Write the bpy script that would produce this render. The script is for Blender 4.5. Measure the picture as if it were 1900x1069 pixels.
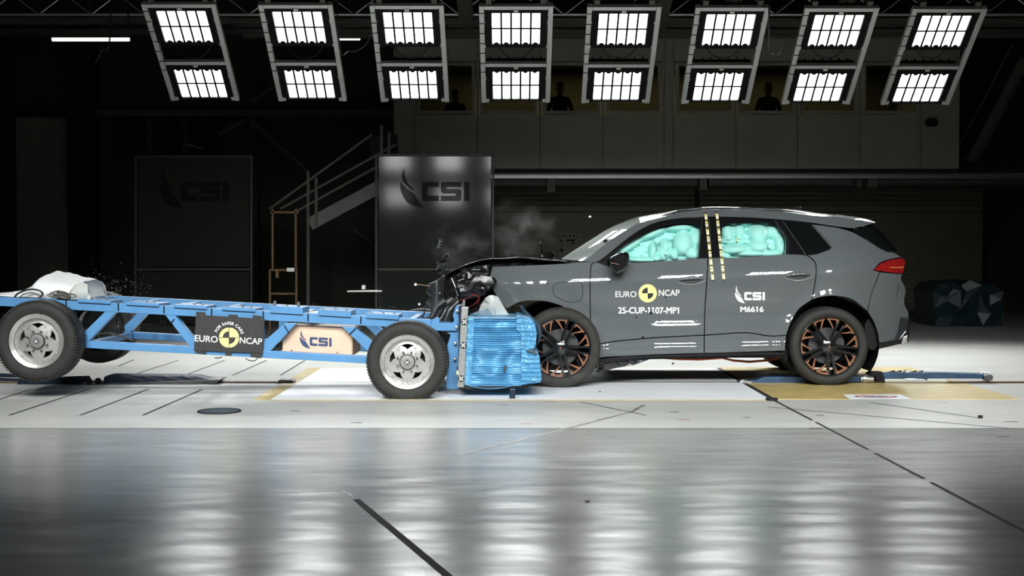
import bpy, bmesh, math, random
from mathutils import Vector, Matrix, noise
from mathutils.geometry import delaunay_2d_cdt
for o in list(bpy.data.objects): bpy.data.objects.remove(o)
sc = bpy.context.scene
COL = sc.collection
R = math.radians
# ------------------------------------------------------------------ camera, world, exposure
FPX, CAMH = 2350.0, 1.22
TILT = math.atan(68.5 / FPX)
cd = bpy.data.cameras.new('camera'); cam = bpy.data.objects.new('camera', cd); COL.objects.link(cam)
cd.sensor_width = 36.0; cd.lens = 36.0 * FPX / 1900.0; cd.clip_end = 200
cam.location = (0, 0, CAMH); cam.rotation_euler = (math.pi / 2 - TILT, 0, 0)
sc.camera = cam
w = bpy.data.worlds.new('world'); sc.world = w; w.use_nodes = True
w.node_tree.nodes['Background'].inputs[0].default_value = (0.75, 0.85, 0.8, 1)
w.node_tree.nodes['Background'].inputs[1].default_value = 0.004
sc.view_settings.view_transform = 'Standard'; sc.view_settings.look = 'None'
sc.view_settings.gamma = 1.0; sc.view_settings.exposure = 0.0; sc.view_settings.use_curve_mapping = False
cy = sc.cycles
cy.max_bounces = 8; cy.transparent_max_bounces = 24; cy.sample_clamp_indirect = 4.0
cy.caustics_reflective = False; cy.caustics_refractive = False; cy.volume_bounces = 0
LAMP_W = 32.0            # watts of each far-side floodlight
LAMP_W_NEAR = 25.0       # watts of each near-side floodlight
LAMP_SPREAD, LAMP_SPREAD_NEAR = R(86), R(58)

CT, ST = math.cos(TILT), math.sin(TILT)
def W(px, py, Y):
    """world point at depth Y on the sight line of a measured photo coordinate"""
    u = (px - 950) / FPX; v = (534.5 - py) / FPX
    dy = CT + v * ST; dz = -ST + v * CT
    t = Y / dy
    return Vector((u * t, Y, CAMH + dz * t))
def G(px, py, z=0.0):
    u = (px - 950) / FPX; v = (534.5 - py) / FPX
    dy = CT + v * ST; dz = -ST + v * CT
    t = (z - CAMH) / dz
    return Vector((u * t, dy * t, z))

# ------------------------------------------------------------------ materials
def lin(r, g, b):
    f = lambda c: (c / 255 / 12.92) if c / 255 <= .04045 else ((c / 255 + .055) / 1.055) ** 2.4
    return (f(r), f(g), f(b))
def mat(name, col, rough=.5, metal=0, coat=0, coat_r=.03, var=.12, scale=6.0, bump=0, bscale=60, stretch=None, spec=.5, rvar=0.0, emit=None, sheen=0):
    m = bpy.data.materials.new(name); m.use_nodes = True
    nt = m.node_tree; b = nt.nodes['Principled BSDF']
    b.inputs['Roughness'].default_value = rough; b.inputs['Metallic'].default_value = metal
    b.inputs['Coat Weight'].default_value = coat; b.inputs['Coat Roughness'].default_value = coat_r
    b.inputs['Specular IOR Level'].default_value = spec
    tc = nt.nodes.new('ShaderNodeTexCoord'); src = tc.outputs['Object']
    if stretch:
        mp = nt.nodes.new('ShaderNodeMapping'); mp.inputs['Scale'].default_value = stretch
        nt.links.new(src, mp.inputs[0]); src = mp.outputs[0]
    n = nt.nodes.new('ShaderNodeTexNoise'); n.inputs['Scale'].default_value = scale; n.inputs['Detail'].default_value = 5
    nt.links.new(src, n.inputs['Vector'])
    rp = nt.nodes.new('ShaderNodeValToRGB')
    rp.color_ramp.elements[0].position = .3; rp.color_ramp.elements[1].position = .7
    rp.color_ramp.elements[0].color = tuple(max(0, c * (1 - var)) for c in col) + (1,)
    rp.color_ramp.elements[1].color = tuple(min(1, c * (1 + var)) for c in col) + (1,)
    nt.links.new(n.outputs['Fac'], rp.inputs[0]); nt.links.new(rp.outputs[0], b.inputs['Base Color'])
    if rvar:
        mr = nt.nodes.new('ShaderNodeMapRange'); mr.inputs[1].default_value = .3; mr.inputs[2].default_value = .7
        mr.inputs[3].default_value = rough - rvar; mr.inputs[4].default_value = rough + rvar
        nt.links.new(n.outputs['Fac'], mr.inputs[0]); nt.links.new(mr.outputs[0], b.inputs['Roughness'])
    if bump:
        n2 = nt.nodes.new('ShaderNodeTexNoise'); n2.inputs['Scale'].default_value = bscale; n2.inputs['Detail'].default_value = 4
        nt.links.new(src, n2.inputs['Vector'])
        bp = nt.nodes.new('ShaderNodeBump'); bp.inputs['Strength'].default_value = bump; bp.inputs['Distance'].default_value = .01
        nt.links.new(n2.outputs['Fac'], bp.inputs['Height']); nt.links.new(bp.outputs[0], b.inputs['Normal'])
    if emit:
        b.inputs['Emission Color'].default_value = emit[:3] + (1,); b.inputs['Emission Strength'].default_value = emit[3]
    return m
def glass_mat(name, tint, refl_rough=.01, refl=1.0, haze=0.0, haze_col=(.5, .55, .53)):
    m = bpy.data.materials.new(name); m.use_nodes = True; nt = m.node_tree
    nt.nodes.remove(nt.nodes['Principled BSDF']); out = nt.nodes['Material Output']
    t = nt.nodes.new('ShaderNodeBsdfTransparent'); t.inputs[0].default_value = tint + (1,)
    g = nt.nodes.new('ShaderNodeBsdfGlossy'); g.inputs['Roughness'].default_value = refl_rough
    fr = nt.nodes.new('ShaderNodeFresnel'); fr.inputs[0].default_value = 1.45
    mu = nt.nodes.new('ShaderNodeMath'); mu.operation = 'MULTIPLY'; mu.inputs[1].default_value = refl
    mx = nt.nodes.new('ShaderNodeMixShader'); nt.links.new(fr.outputs[0], mu.inputs[0]); nt.links.new(mu.outputs[0], mx.inputs[0])
    base = t.outputs[0]
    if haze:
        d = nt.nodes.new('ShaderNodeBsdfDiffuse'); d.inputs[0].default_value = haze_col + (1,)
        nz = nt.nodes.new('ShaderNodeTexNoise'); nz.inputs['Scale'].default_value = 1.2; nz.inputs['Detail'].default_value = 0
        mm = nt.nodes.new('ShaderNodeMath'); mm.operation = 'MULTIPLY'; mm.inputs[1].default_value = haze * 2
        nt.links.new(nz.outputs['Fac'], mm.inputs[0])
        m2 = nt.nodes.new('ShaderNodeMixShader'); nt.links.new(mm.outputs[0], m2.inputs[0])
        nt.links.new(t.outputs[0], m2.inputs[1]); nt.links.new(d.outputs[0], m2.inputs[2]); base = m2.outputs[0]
    nt.links.new(base, mx.inputs[1]); nt.links.new(g.outputs[0], mx.inputs[2]); nt.links.new(mx.outputs[0], out.inputs[0])
    return m
M = {}
M['paint'] = mat('grey_paint', (.098, .108, .113), .5, 0, 1.0, .015, .03, 3, spec=.1)
M['black_gloss'] = mat('black_gloss_plastic', (.006, .006, .007), .2, 0, .6, .02, .2)
M['black'] = mat('matte_black_plastic', (.006, .006, .007), .6, 0, 0, bump=.2, bscale=30, spec=.2)
M['headlight'] = mat('black_headlight_plastic', (.006, .006, .007), .22, 0, 0, spec=.35)
M['black_torn'] = mat('torn_black_plastic', (.016, .017, .018), .32, 0, .3, .1, .4, 14, bump=.5, bscale=22)
M['dark_grey'] = mat('dark_grey_plastic', (.035, .037, .038), .45, var=.3)
M['tyre'] = mat('tyre_rubber', (.017, .017, .0145), .72, var=.25, scale=9, bump=.25, bscale=90)
M['tyre_dusty'] = mat('dusty_tyre_rubber', (.024, .023, .019), .8, var=.35, scale=12, bump=.3, bscale=80)
M['copper'] = mat('copper_paint', (.30, .135, .075), .35, .55, var=.1)
M['chrome'] = mat('polished_alloy', (.62, .61, .59), .30, .72, var=.06, scale=20, rvar=.05)
M['steel'] = mat('brushed_steel', (.42, .42, .41), .38, .85, var=.15, scale=25, stretch=(1, 1, 6))
M['steel_dark'] = mat('dark_steel', (.12, .12, .12), .4, .7, var=.3)
M['alu'] = mat('aluminium_profile', (.62, .63, .61), .4, .55, var=.06)
M['blue'] = mat('blue_steel_paint', (.082, .245, .48), .42, 0, .25, .15, .08, 8, bump=.05)
M['blue_mid'] = mat('worn_blue_steel', (.025, .06, .12), .45, .3, var=.3, scale=10)
M['blue_dark'] = mat('dark_blue_steel', (.009, .02, .04), .35, .3, var=.3, scale=10)
M['honey'] = mat('blue_honeycomb_foil', (.125, .37, .60), .4, .15, .2, .2, .12, 14)
M['honey_dark'] = mat('crushed_blue_foil', (.115, .35, .575), .38, .2, .2, .2, .15, 20, bump=.3, bscale=25)
M['wood'] = mat('pale_plywood', (.73, .50, .36), .6, var=.07, scale=5, stretch=(1, 1, 5))
M['wood_edge'] = mat('plywood_edge', (.46, .28, .18), .7, var=.1)
M['sheet'] = mat('white_fabric', (.80, .80, .79), .8, var=.03, bump=.15, bscale=14)
M['foil_white'] = mat('crumpled_white_sheet', (.55, .58, .58), .45, .1, var=.12, bump=.2, bscale=10)
M['airbag'] = mat('pale_teal_airbag', (.44, .85, .80), .7, var=.04, scale=5, bump=.12, bscale=30)
M['airbag_light'] = mat('pale_airbag_patch', (.50, .86, .82), .7, var=.03)
M['sign_black'] = mat('black_signboard', (.022, .022, .021), .6, var=.25, scale=30)
M['white_mark'] = mat('white_lettering', (.84, .84, .84), .5, var=.02)
M['yellow_mark'] = mat('yellow_target', (.80, .72, .28), .5, var=.03)
M['black_mark'] = mat('black_target', (.012, .012, .011), .5)
M['navy_mark'] = mat('navy_lettering', (.03, .055, .14), .6)
M['yellow_floor'] = mat('yellow_painted_steel', (.55, .42, .16), .42, .0, .2, .2, .16, 7, rvar=.08)
M['white_floor'] = mat('white_steel_plate', (.84, .86, .90), .5, .0, .12, .1, .04, 1.5, rvar=.05)
M['groove'] = mat('black_slot', (.006, .006, .006), .8)
M['manhole'] = mat('steel_cover', (.13, .17, .19), .35, .6, var=.2)
M['red_light'] = mat('red_lens', (.24, .010, .010), .12, 0, 1, .01, .35, 30)
M['red'] = mat('red_paint', (.45, .04, .03), .5)
M['orange'] = mat('orange_cable_sheath', (.55, .10, .03), .45)
M['red_wire'] = mat('red_wire_sheath', (.14, .018, .012), .45)
M['rust'] = mat('brown_rail_steel', (.24, .15, .09), .6, .2, var=.3, scale=14)
M['cable'] = mat('grey_cable_sheath', (.16, .15, .13), .5)
M['cable_black'] = mat('black_cable_sheath', (.01, .01, .01), .5)
M['housing'] = mat('black_lamp_housing', (.004, .004, .004), .6, spec=.15)
M['wall'] = mat('dark_wall_panel', (.036, .038, .024), .7, var=.12, scale=2)
M['wall_dark'] = mat('dark_recess', (.008, .008, .007), .8)
M['booth'] = mat('grey_wall_panel', (.24, .243, .195), .55, var=.05, scale=3)
M['board'] = mat('grey_metal_board', (.015, .018, .0135), .5, .0, .33, .08, .05, 3, spec=.05, bump=.015, bscale=120, stretch=(.2, .2, 3))
M['board_frame'] = mat('board_frame_metal', (.02, .022, .019), .45, .4)
M['board_mark'] = mat('dark_board_lettering', (.0015, .002, .003), .6, 0, .05, .08, spec=.1)
M['truss'] = mat('grey_truss_metal', (.10, .10, .085), .6, .2)
M['rail_grey'] = mat('dull_stair_metal', (.20, .20, .19), .7)
M['orange_metal'] = mat('ochre_painted_metal', (.14, .065, .012), .5)
M['shutter'] = mat('slatted_shutter_metal', (.13, .127, .092), .55, .0, var=.1)
M['cloth_dark'] = mat('dark_clothing', (.03, .032, .035), .9)
M['skin'] = mat('skin', (.35, .22, .16), .6)
M['hair'] = mat('dark_hair', (.02, .016, .013), .7)
M['plastic_wrap'] = mat('bluish_plastic_wrap', (.012, .03, .04), .4, 0, .2, bump=.5, bscale=8)
M['clear_glass'] = glass_mat('side_window_glass', (.93, .98, .96), refl=.55)
M['booth_glass'] = glass_mat('booth_window_glass', (.6, .62, .55), refl=.8)
M['windshield'] = glass_mat('windshield_glass', (.5, .57, .55), .03, .3, .70, (.82, .90, .86))  # pale diffuse haze stands in for the grazing reflection on the glass
M['dark_glass'] = mat('tinted_glass', (.004, .006, .006), .03, 0, .5, .02)
# shutter: horizontal slats by a wave bump
def add_wave_bump(m, sc_, axis='Z', strength=.6):
    nt = m.node_tree; b = nt.nodes['Principled BSDF']; tc = nt.nodes.new('ShaderNodeTexCoord')
    wv = nt.nodes.new('ShaderNodeTexWave'); wv.bands_direction = axis; wv.inputs['Scale'].default_value = sc_; wv.inputs['Distortion'].default_value = 0
    bp = nt.nodes.new('ShaderNodeBump'); bp.inputs['Strength'].default_value = strength; bp.inputs['Distance'].default_value = .02
    nt.links.new(tc.outputs['Object'], wv.inputs['Vector']); nt.links.new(wv.outputs['Fac'], bp.inputs['Height']); nt.links.new(bp.outputs[0], b.inputs['Normal'])
add_wave_bump(M['shutter'], 3.4)

def lens_mat():
    m = bpy.data.materials.new('floodlight_lens'); m.use_nodes = True; nt = m.node_tree
    nt.nodes.remove(nt.nodes['Principled BSDF']); out = nt.nodes['Material Output']
    t = nt.nodes.new('ShaderNodeBsdfTransparent'); e = nt.nodes.new('ShaderNodeEmission'); e.inputs[1].default_value = 18
    e.inputs[0].default_value = (.96, .98, 1, 1)
    mx = nt.nodes.new('ShaderNodeMixShader'); mx.inputs[0].default_value = .15
    nt.links.new(t.outputs[0], mx.inputs[1]); nt.links.new(e.outputs[0], mx.inputs[2]); nt.links.new(mx.outputs[0], out.inputs[0])
    return m
M['lens'] = lens_mat()
def emit_mat(name, col, s):
    m = bpy.data.materials.new(name); m.use_nodes = True; nt = m.node_tree
    b = nt.nodes['Principled BSDF']; b.inputs['Emission Color'].default_value = col + (1,); b.inputs['Emission Strength'].default_value = s
    return m
M['tube_light'] = emit_mat('fluorescent_tube', (1, .93, .82), 1.6)

def concrete(name, base, rough, rv, bump):
    m = bpy.data.materials.new(name); m.use_nodes = True; nt = m.node_tree; b = nt.nodes['Principled BSDF']
    L = nt.links.new; tc = nt.nodes.new('ShaderNodeTexCoord')
    def nz(scale, st, det=6, rgh=.6):
        mp = nt.nodes.new('ShaderNodeMapping'); mp.inputs['Scale'].default_value = st; L(tc.outputs['Object'], mp.inputs[0])
        n = nt.nodes.new('ShaderNodeTexNoise'); n.inputs['Scale'].default_value = scale; n.inputs['Detail'].default_value = det; n.inputs['Roughness'].default_value = rgh
        L(mp.outputs[0], n.inputs['Vector']); return n.outputs['Fac']
    b.inputs['Specular IOR Level'].default_value = .2
    a = nz(.9, (.5, 1.4, 1)); c = nz(5, (.35, 2.2, 1), 8, .7); d = nz(60, (1, 1, 1), 3)
    mx = nt.nodes.new('ShaderNodeMix'); mx.inputs[0].default_value = .5; L(a, mx.inputs[2]); L(c, mx.inputs[3])
    rp = nt.nodes.new('ShaderNodeValToRGB'); rp.color_ramp.elements[0].position = .36; rp.color_ramp.elements[1].position = .66
    rp.color_ramp.elements[0].color = tuple(x * .80 for x in base) + (1,); rp.color_ramp.elements[1].color = tuple(min(1, x * 1.10) for x in base) + (1,)
    L(mx.outputs[0], rp.inputs[0]); L(rp.outputs[0], b.inputs['Base Color'])
    mr = nt.nodes.new('ShaderNodeMapRange'); mr.inputs[1].default_value = .35; mr.inputs[2].default_value = .65
    mr.inputs[3].default_value = rough - rv; mr.inputs[4].default_value = rough + rv
    L(c, mr.inputs[0]); L(mr.outputs[0], b.inputs['Roughness'])
    e = nz(2.2, (.7, 1.5, 1), 1.2); f2 = nz(9, (.7, 1.3, 1), 1)
    ad = nt.nodes.new('ShaderNodeMath'); ad.operation = 'MULTIPLY_ADD'; ad.inputs[1].default_value = .12; L(f2, ad.inputs[0]); L(e, ad.inputs[2])
    ad2 = nt.nodes.new('ShaderNodeMath'); ad2.operation = 'MULTIPLY_ADD'; ad2.inputs[1].default_value = .006; L(d, ad2.inputs[0]); L(ad.outputs[0], ad2.inputs[2])
    bp = nt.nodes.new('ShaderNodeBump'); bp.inputs['Strength'].default_value = 1; bp.inputs['Distance'].default_value = bump
    L(ad2.outputs[0], bp.inputs['Height']); L(bp.outputs[0], b.inputs['Normal'])
    return m
M['floor_test'] = concrete('pale_test_concrete', (.50, .50, .48), .42, .06, .003)
M['floor_front'] = concrete('polished_concrete', (.33, .335, .325), .225, .03, .0075)

# ------------------------------------------------------------------ mesh helpers
def wloc(o):
    v = Vector((0, 0, 0))
    while o: v += o.location; o = o.parent
    return v
def link(o, parent=None):
    COL.objects.link(o)
    if parent: o.parent = parent
    return o
class MB:
    def __init__(s): s.v = []; s.f = []; s.m = []; s.cur = 0
    def add(s, vs, fs, mi=None):
        b = len(s.v); s.v += [Vector(x) for x in vs]
        s.f += [tuple(b + i for i in f) for f in fs]; s.m += [s.cur if mi is None else mi] * len(fs); return s
    def box(s, c, d, rot=None, mi=None):
        c = Vector(c); hx, hy, hz = d[0] / 2, d[1] / 2, d[2] / 2
        vs = [Vector((x, y, z)) for x in (-hx, hx) for y in (-hy, hy) for z in (-hz, hz)]
        if rot is not None: vs = [rot @ q for q in vs]
        return s.add([c + q for q in vs], [(0, 1, 3, 2), (4, 6, 7, 5), (0, 4, 5, 1), (2, 3, 7, 6), (0, 2, 6, 4), (1, 5, 7, 3)], mi)
    def bar(s, p, q, a, b, up=(0, 1, 0), mi=None):
        p, q = Vector(p), Vector(q); d = (q - p); L = d.length; d.normalize()
        n = Vector(up) - d * d.dot(Vector(up))
        if n.length < 1e-4: n = Vector((0, 0, 1)) - d * d.z
        n.normalize(); t = d.cross(n)
        rot = Matrix((d, t, n)).transposed()
        return s.box((p + q) / 2, (L, a, b), rot, mi)
    def tube(s, pts, r, n=8, closed=False, cap=True, mi=None):
        pts = [Vector(p) for p in pts]; N = len(pts); vs = []; prev = None
        for i, p in enumerate(pts):
            a = pts[(i - 1) % N] if (closed or i > 0) else p; b = pts[(i + 1) % N] if (closed or i < N - 1) else p
            d = (b - a).normalized()
            if prev is None:
                x = d.cross(Vector((0, 0, 1)) if abs(d.z) < .9 else Vector((1, 0, 0))).normalized()
            else:
                x = (prev - d * prev.dot(d)).normalized()
            prev = x; y = d.cross(x); rr = r[i] if isinstance(r, (list, tuple)) else r
            vs += [p + x * (rr * math.cos(2 * math.pi * k / n)) + y * (rr * math.sin(2 * math.pi * k / n)) for k in range(n)]
        fs = []
        for i in range(N if closed else N - 1):
            j = (i + 1) % N
            fs += [(i * n + k, i * n + (k + 1) % n, j * n + (k + 1) % n, j * n + k) for k in range(n)]
        if cap and not closed: fs += [tuple(range(n - 1, -1, -1)), tuple((N - 1) * n + k for k in range(n))]
        return s.add(vs, fs, mi)
    def cyl(s, p, q, r, n=20, mi=None): return s.tube([p, q], r, n, mi=mi)
    def lathe(s, prof, c=(0, 0, 0), n=48, mi=None, close=False):
        """prof: (radius, y) pairs turned about the Y axis through c"""
        c = Vector(c); vs = []; K = len(prof)
        for k in range(n):
            a = 2 * math.pi * k / n
            vs += [c + Vector((r * math.cos(a), y, r * math.sin(a))) for r, y in prof]
        fs = []
        for k in range(n):
            j = (k + 1) % n
            for i in range(K if close else K - 1):
                i2 = (i + 1) % K; fs.append((k * K + i, k * K + i2, j * K + i2, j * K + i))
        return s.add(vs, fs, mi)
    def disc(s, c, r, n=24, mi=None):
        c = Vector(c)
        return s.add([c + Vector((r * math.cos(2 * math.pi * k / n), 0, r * math.sin(2 * math.pi * k / n))) for k in range(n)], [tuple(range(n))], mi)
    def prism(s, poly, y0, y1, mi=None):
        """poly of (x,z); extruded from y0 to y1"""
        n = len(poly); vs = [Vector((x, y0, z)) for x, z in poly] + [Vector((x, y1, z)) for x, z in poly]
        tri = fill(poly)
        fs = [t for t in tri] + [tuple(n + i for i in reversed(t)) for t in tri] + [(i, (i + 1) % n, n + (i + 1) % n, n + i) for i in range(n)]
        return s.add(vs, fs, mi)
    def prism_px(s, pts, Y, depth, mi=None):
        return s.prism([(p.x, p.z) for p in (W(a, b, Y) for a, b in pts)], Y, Y + depth, mi)
    def build(s, name, mats, parent=None, smooth=None, bevel=0, local=False, recalc=True, segs=2):
        me = bpy.data.meshes.new(name)
        off = Vector((0, 0, 0)) if (local or parent is None) else wloc(parent)
        me.from_pydata([v - off for v in s.v], [], s.f)
        if not isinstance(mats, (list, tuple)): mats = [mats]
        for m in mats: me.materials.append(M[m] if isinstance(m, str) else m)
        me.polygons.foreach_set('material_index', s.m)
        if recalc:
            bm = bmesh.new(); bm.from_mesh(me); bmesh.ops.recalc_face_normals(bm, faces=bm.faces); bm.to_mesh(me); bm.free()
        if smooth is not None:
            me.polygons.foreach_set('use_smooth', [True] * len(me.polygons)); me.set_sharp_from_angle(angle=R(smooth))
        me.update()
        o = bpy.data.objects.new(name, me); link(o, parent)
        if bevel:
            bv = o.modifiers.new('bevel', 'BEVEL'); bv.width = bevel; bv.segments = segs; bv.limit_method = 'ANGLE'; bv.angle_limit = R(40)
        return o
def inside(p, poly):
    x, y = p; c = False; j = len(poly) - 1
    for i in range(len(poly)):
        xi, yi = poly[i]; xj, yj = poly[j]
        if (yi > y) != (yj > y) and x < (xj - xi) * (y - yi) / (yj - yi) + xi: c = not c
        j = i
    return c
def cdt(loops, pts=()):
    """triangulate nested loops (even-odd) with extra interior points -> verts2d, tris"""
    vs = []; es = []
    for lp in loops:
        b = len(vs); n = len(lp); vs += [Vector(p) for p in lp]; es += [(b + i, b + (i + 1) % n) for i in range(n)]
    vs += [Vector(p) for p in pts]
    ov, oe, of, *_ = delaunay_2d_cdt(vs, es, [], 0, 1e-6)
    tr = []
    for f in of:
        c = sum((ov[i] for i in f), Vector((0, 0))) / len(f)
        if sum(inside(c, lp) for lp in loops) % 2: tr.append(tuple(f))
    return ov, tr
def fill(poly):
    from mathutils.geometry import tessellate_polygon
    return [tuple(t) for t in tessellate_polygon([[Vector((x, z, 0)) for x, z in poly]])]
def smooth_pts(pts, n=5, corner=38, closed=True):
    P = [Vector(p) for p in pts]; N = len(P); cor = []
    for i in range(N):
        a, b, c = P[i - 1], P[i], P[(i + 1) % N]; d1, d2 = b - a, c - b
        cor.append((not closed and i in (0, N - 1)) or (d1.length > 0 and d2.length > 0 and d1.angle(d2) > R(corner)))
    out = []
    for i in range(N if closed else N - 1):
        p0, p1, p2, p3 = P[i - 1], P[i], P[(i + 1) % N], P[(i + 2) % N]
        L = (p2 - p1).length
        m1 = (p2 - p1) if cor[i] else (p2 - p0).normalized() * L
        m2 = (p2 - p1) if cor[(i + 1) % N] else (p3 - p1).normalized() * L
        for k in range(n):
            t = k / n; t2, t3 = t * t, t * t * t
            out.append(p1 * (2 * t3 - 3 * t2 + 1) + m1 * (t3 - 2 * t2 + t) + p2 * (-2 * t3 + 3 * t2) + m2 * (t3 - t2))
    if not closed: out.append(P[-1])
    return out
def empty(name, loc, label, cat, group=None, kind=None):
    o = bpy.data.objects.new(name, None); COL.objects.link(o); o.location = loc; o.empty_display_size = .2
    return tag(o, label, cat, group, kind)
def tag(o, label=None, cat=None, group=None, kind=None):
    if label: o['label'] = label
    if cat: o['category'] = cat
    if group: o['group'] = group
    if kind: o['kind'] = kind
    return o
def copy_tree(o, parent=None):
    c = o.copy(); COL.objects.link(c); c.parent = parent
    for ch in list(o.children): copy_tree(ch, c)
    return c
def struct(o): o['kind'] = 'structure'; return o
def rounded(x0, z0, x1, z1, r, n=4):
    out = []
    for cx, cz, a0 in ((x1 - r, z1 - r, 0), (x0 + r, z1 - r, 90), (x0 + r, z0 + r, 180), (x1 - r, z0 + r, 270)):
        out += [(cx + r * math.cos(R(a0 + 90 * k / n)), cz + r * math.sin(R(a0 + 90 * k / n))) for k in range(n + 1)]
    return out
# flat lettering -> triangles in 2D
_tc = {}
def glyphs(text, bold=0.0):
    key = (text, bold)
    if key in _tc: return _tc[key]
    cu = bpy.data.curves.new('t', 'FONT'); cu.body = text; cu.size = 1; cu.offset = bold; cu.resolution_u = 4
    ob = bpy.data.objects.new('t', cu); COL.objects.link(ob)
    dg = bpy.context.evaluated_depsgraph_get(); ev = ob.evaluated_get(dg); me = ev.to_mesh()
    vs = [(v.co.x, v.co.y) for v in me.vertices]; fs = [tuple(p.vertices) for p in me.polygons]
    ev.to_mesh_clear(); bpy.data.objects.remove(ob); bpy.data.curves.remove(cu)
    # the numeral one gets its flag
    for i, ch in enumerate(text):
        if ch != '1': continue
        one = glyphs1('1'); pre = glyphs1(text[:i + 1]); wd = max(v[0] for v in one) - min(v[0] for v in one); top = max(v[1] for v in one)
        xr = max(v[0] for v in pre); xl = xr - wd; b = len(vs)
        vs = vs + [(xl + wd * .2, top), (xl - wd * .95, top - wd * .75), (xl - wd * .95, top - wd * 1.55), (xl + wd * .2, top - wd * .95)]; fs = fs + [(b, b + 1, b + 2, b + 3)]
    _tc[key] = (vs, fs); return vs, fs
def glyphs1(text):
    cu = bpy.data.curves.new('t', 'FONT'); cu.body = text; cu.size = 1
    ob = bpy.data.objects.new('t', cu); COL.objects.link(ob)
    ev = ob.evaluated_get(bpy.context.evaluated_depsgraph_get()); me = ev.to_mesh(); out = [(v.co.x, v.co.y) for v in me.vertices]
    ev.to_mesh_clear(); bpy.data.objects.remove(ob); bpy.data.curves.remove(cu); return out
def text_fit(mb, text, box, fn, bold=0.0, mi=None):
    """fit text into box (px x0,y0,x1,y1; y down) and send every vertex through fn(px,py)"""
    vs, fs = glyphs(text); xs = [v[0] for v in vs]; ys = [v[1] for v in vs]
    a, b, c, d = min(xs), max(xs), min(ys), max(ys)
    for ci, (sx, sy) in enumerate(((-1, -1), (-1, 1), (1, -1), (1, 1)) if bold else ((0, 0),)):
        k = 1 - 2 * bold / (b - a); q = 1 - 2 * bold * .6 / (d - c)
        mb.add([fn(box[0] + ((x - a) * k + (sx + 1) * bold) / (b - a) * (box[2] - box[0]), box[3] + ((y - c) * q + (sy + 1) * bold * .6) / (d - c) * (box[1] - box[3])) - Vector((0, .0004 * ci, 0)) for x, y in vs], fs, mi)
LOGO = [[(805, 820), (803, 850), (810, 880), (825, 910), (846, 932), (851, 947), (838, 942), (815, 920), (797, 897), (790, 880), (793, 855)],
        [(787, 900), (800, 918), (825, 940), (852, 960), (872, 992), (898, 1033), (850, 1022), (815, 1000), (792, 962), (782, 925)],
        [(975, 900), (905, 900), (893, 905), (890, 915), (890, 982), (893, 992), (905, 997), (975, 997), (975, 970), (922, 970), (918, 966), (918, 931), (922, 927), (975, 927)],
        [(1087, 900), (1000, 900), (988, 904), (985, 915), (985, 943), (989, 955), (1000, 960), (1058, 960), (1058, 970), (985, 970), (985, 997), (1072, 997), (1083, 993), (1087, 982), (1087, 951), (1084, 940), (1072, 936), (1014, 936), (1014, 927), (1087, 927)],
        [(1100, 900), (1128, 900), (1128, 997), (1100, 997)]]
def logo(mb, box, fn, mi=None):
    for i, lp in enumerate(LOGO):
        pts = [(box[0] + (x - 782) / 346 * (box[2] - box[0]), box[1] + (y - 820) / 213 * (box[3] - box[1])) for x, y in lp]
        if i < 2: pts = [tuple(p) for p in smooth_pts(pts, 3, 50)]
        mb.add([fn(x, y) for x, y in pts], fill(pts), mi)
def roundel(mb, cx, cy_, r, fn, yi, bi, ring=.62, split=False):
    n = 48; gap = .06 if split else 0
    def wedge(a0, a1, r0, r1, mi, dx=0, dy=0):
        k = 14; P = [(cx + dx + r1 * math.cos(R(a0 + (a1 - a0) * i / k)), cy_ + dy - r1 * math.sin(R(a0 + (a1 - a0) * i / k))) for i in range(k + 1)]
        Q = [(cx + dx + r0 * math.cos(R(a0 + (a1 - a0) * i / k)), cy_ + dy - r0 * math.sin(R(a0 + (a1 - a0) * i / k))) for i in range(k + 1)]
        mb.add([fn(*p) for p in P + Q], [(i, i + 1, k + 2 + i, k + 1 + i) for i in range(k)], mi)
    g = gap * r * .5
    wedge(0, 90, .001, r, yi, g, -g); wedge(180, 270, .001, r, yi, -g, g)
    wedge(90, 180, r * ring, r, yi, -g, -g); wedge(270, 360, r * ring, r, yi, g, g)
    wedge(90, 180, .001, r * ring, bi, -g, -g); wedge(270, 360, .001, r * ring, bi, g, g)
def target_dot(name, c, r, parent, mi=('black_mark', 'white_mark'), local=False):
    m = MB(); c = Vector(c)
    m.lathe([(.0005, -.004), (r, -.004), (r, .004)], c, 24, 0)
    for a, rr in [(0, 0)] + [(45 + 90 * k, r * .55) for k in range(4)]:
        m.disc(c + Vector((rr * math.cos(R(a)), -.006, rr * math.sin(R(a)))), r * .24, 10, 1)
    return m.build(name, mi, parent, local=local)
# ================================================================== LARGE STRUCTURE
def flat(name, pts, z, m, parent=None, thick=None):
    mb = MB(); n = len(pts)
    vs = [(x, y, z) for x, y in pts]
    if thick:
        mb.add(vs + [(x, y, z - thick) for x, y in pts], [tuple(range(n)), tuple(reversed(range(n, 2 * n)))] + [(i, n + i, n + (i + 1) % n, (i + 1) % n) for i in range(n)])
    else: mb.add(vs, [tuple(range(n))])
    return mb.build(name, m, parent)
def rect(x0, y0, x1, y1): return [(x0, y0), (x1, y0), (x1, y1), (x0, y1)]
YJ = G(950, 795).y                                             # slab joint across the hall
fl = MB()
fl.add([(-16, -7, 0), (16, -7, 0), (16, YJ, 0), (-16, YJ, 0), (16, 27, 0), (-16, 27, 0)], [(0, 1, 2, 3), (3, 2, 4, 5)])
fl.m = [0, 1]
fl.add([(-16, -7, -.2), (16, -7, -.2), (16, 27, -.2), (-16, 27, -.2)], [(3, 2, 1, 0)], 0)
floor = struct(fl.build('floor', ['floor_front', 'floor_test'], recalc=False))
def fpart(name, pts, z, m, thick=None): return struct(flat(name, pts, z, m, floor, thick))
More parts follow.
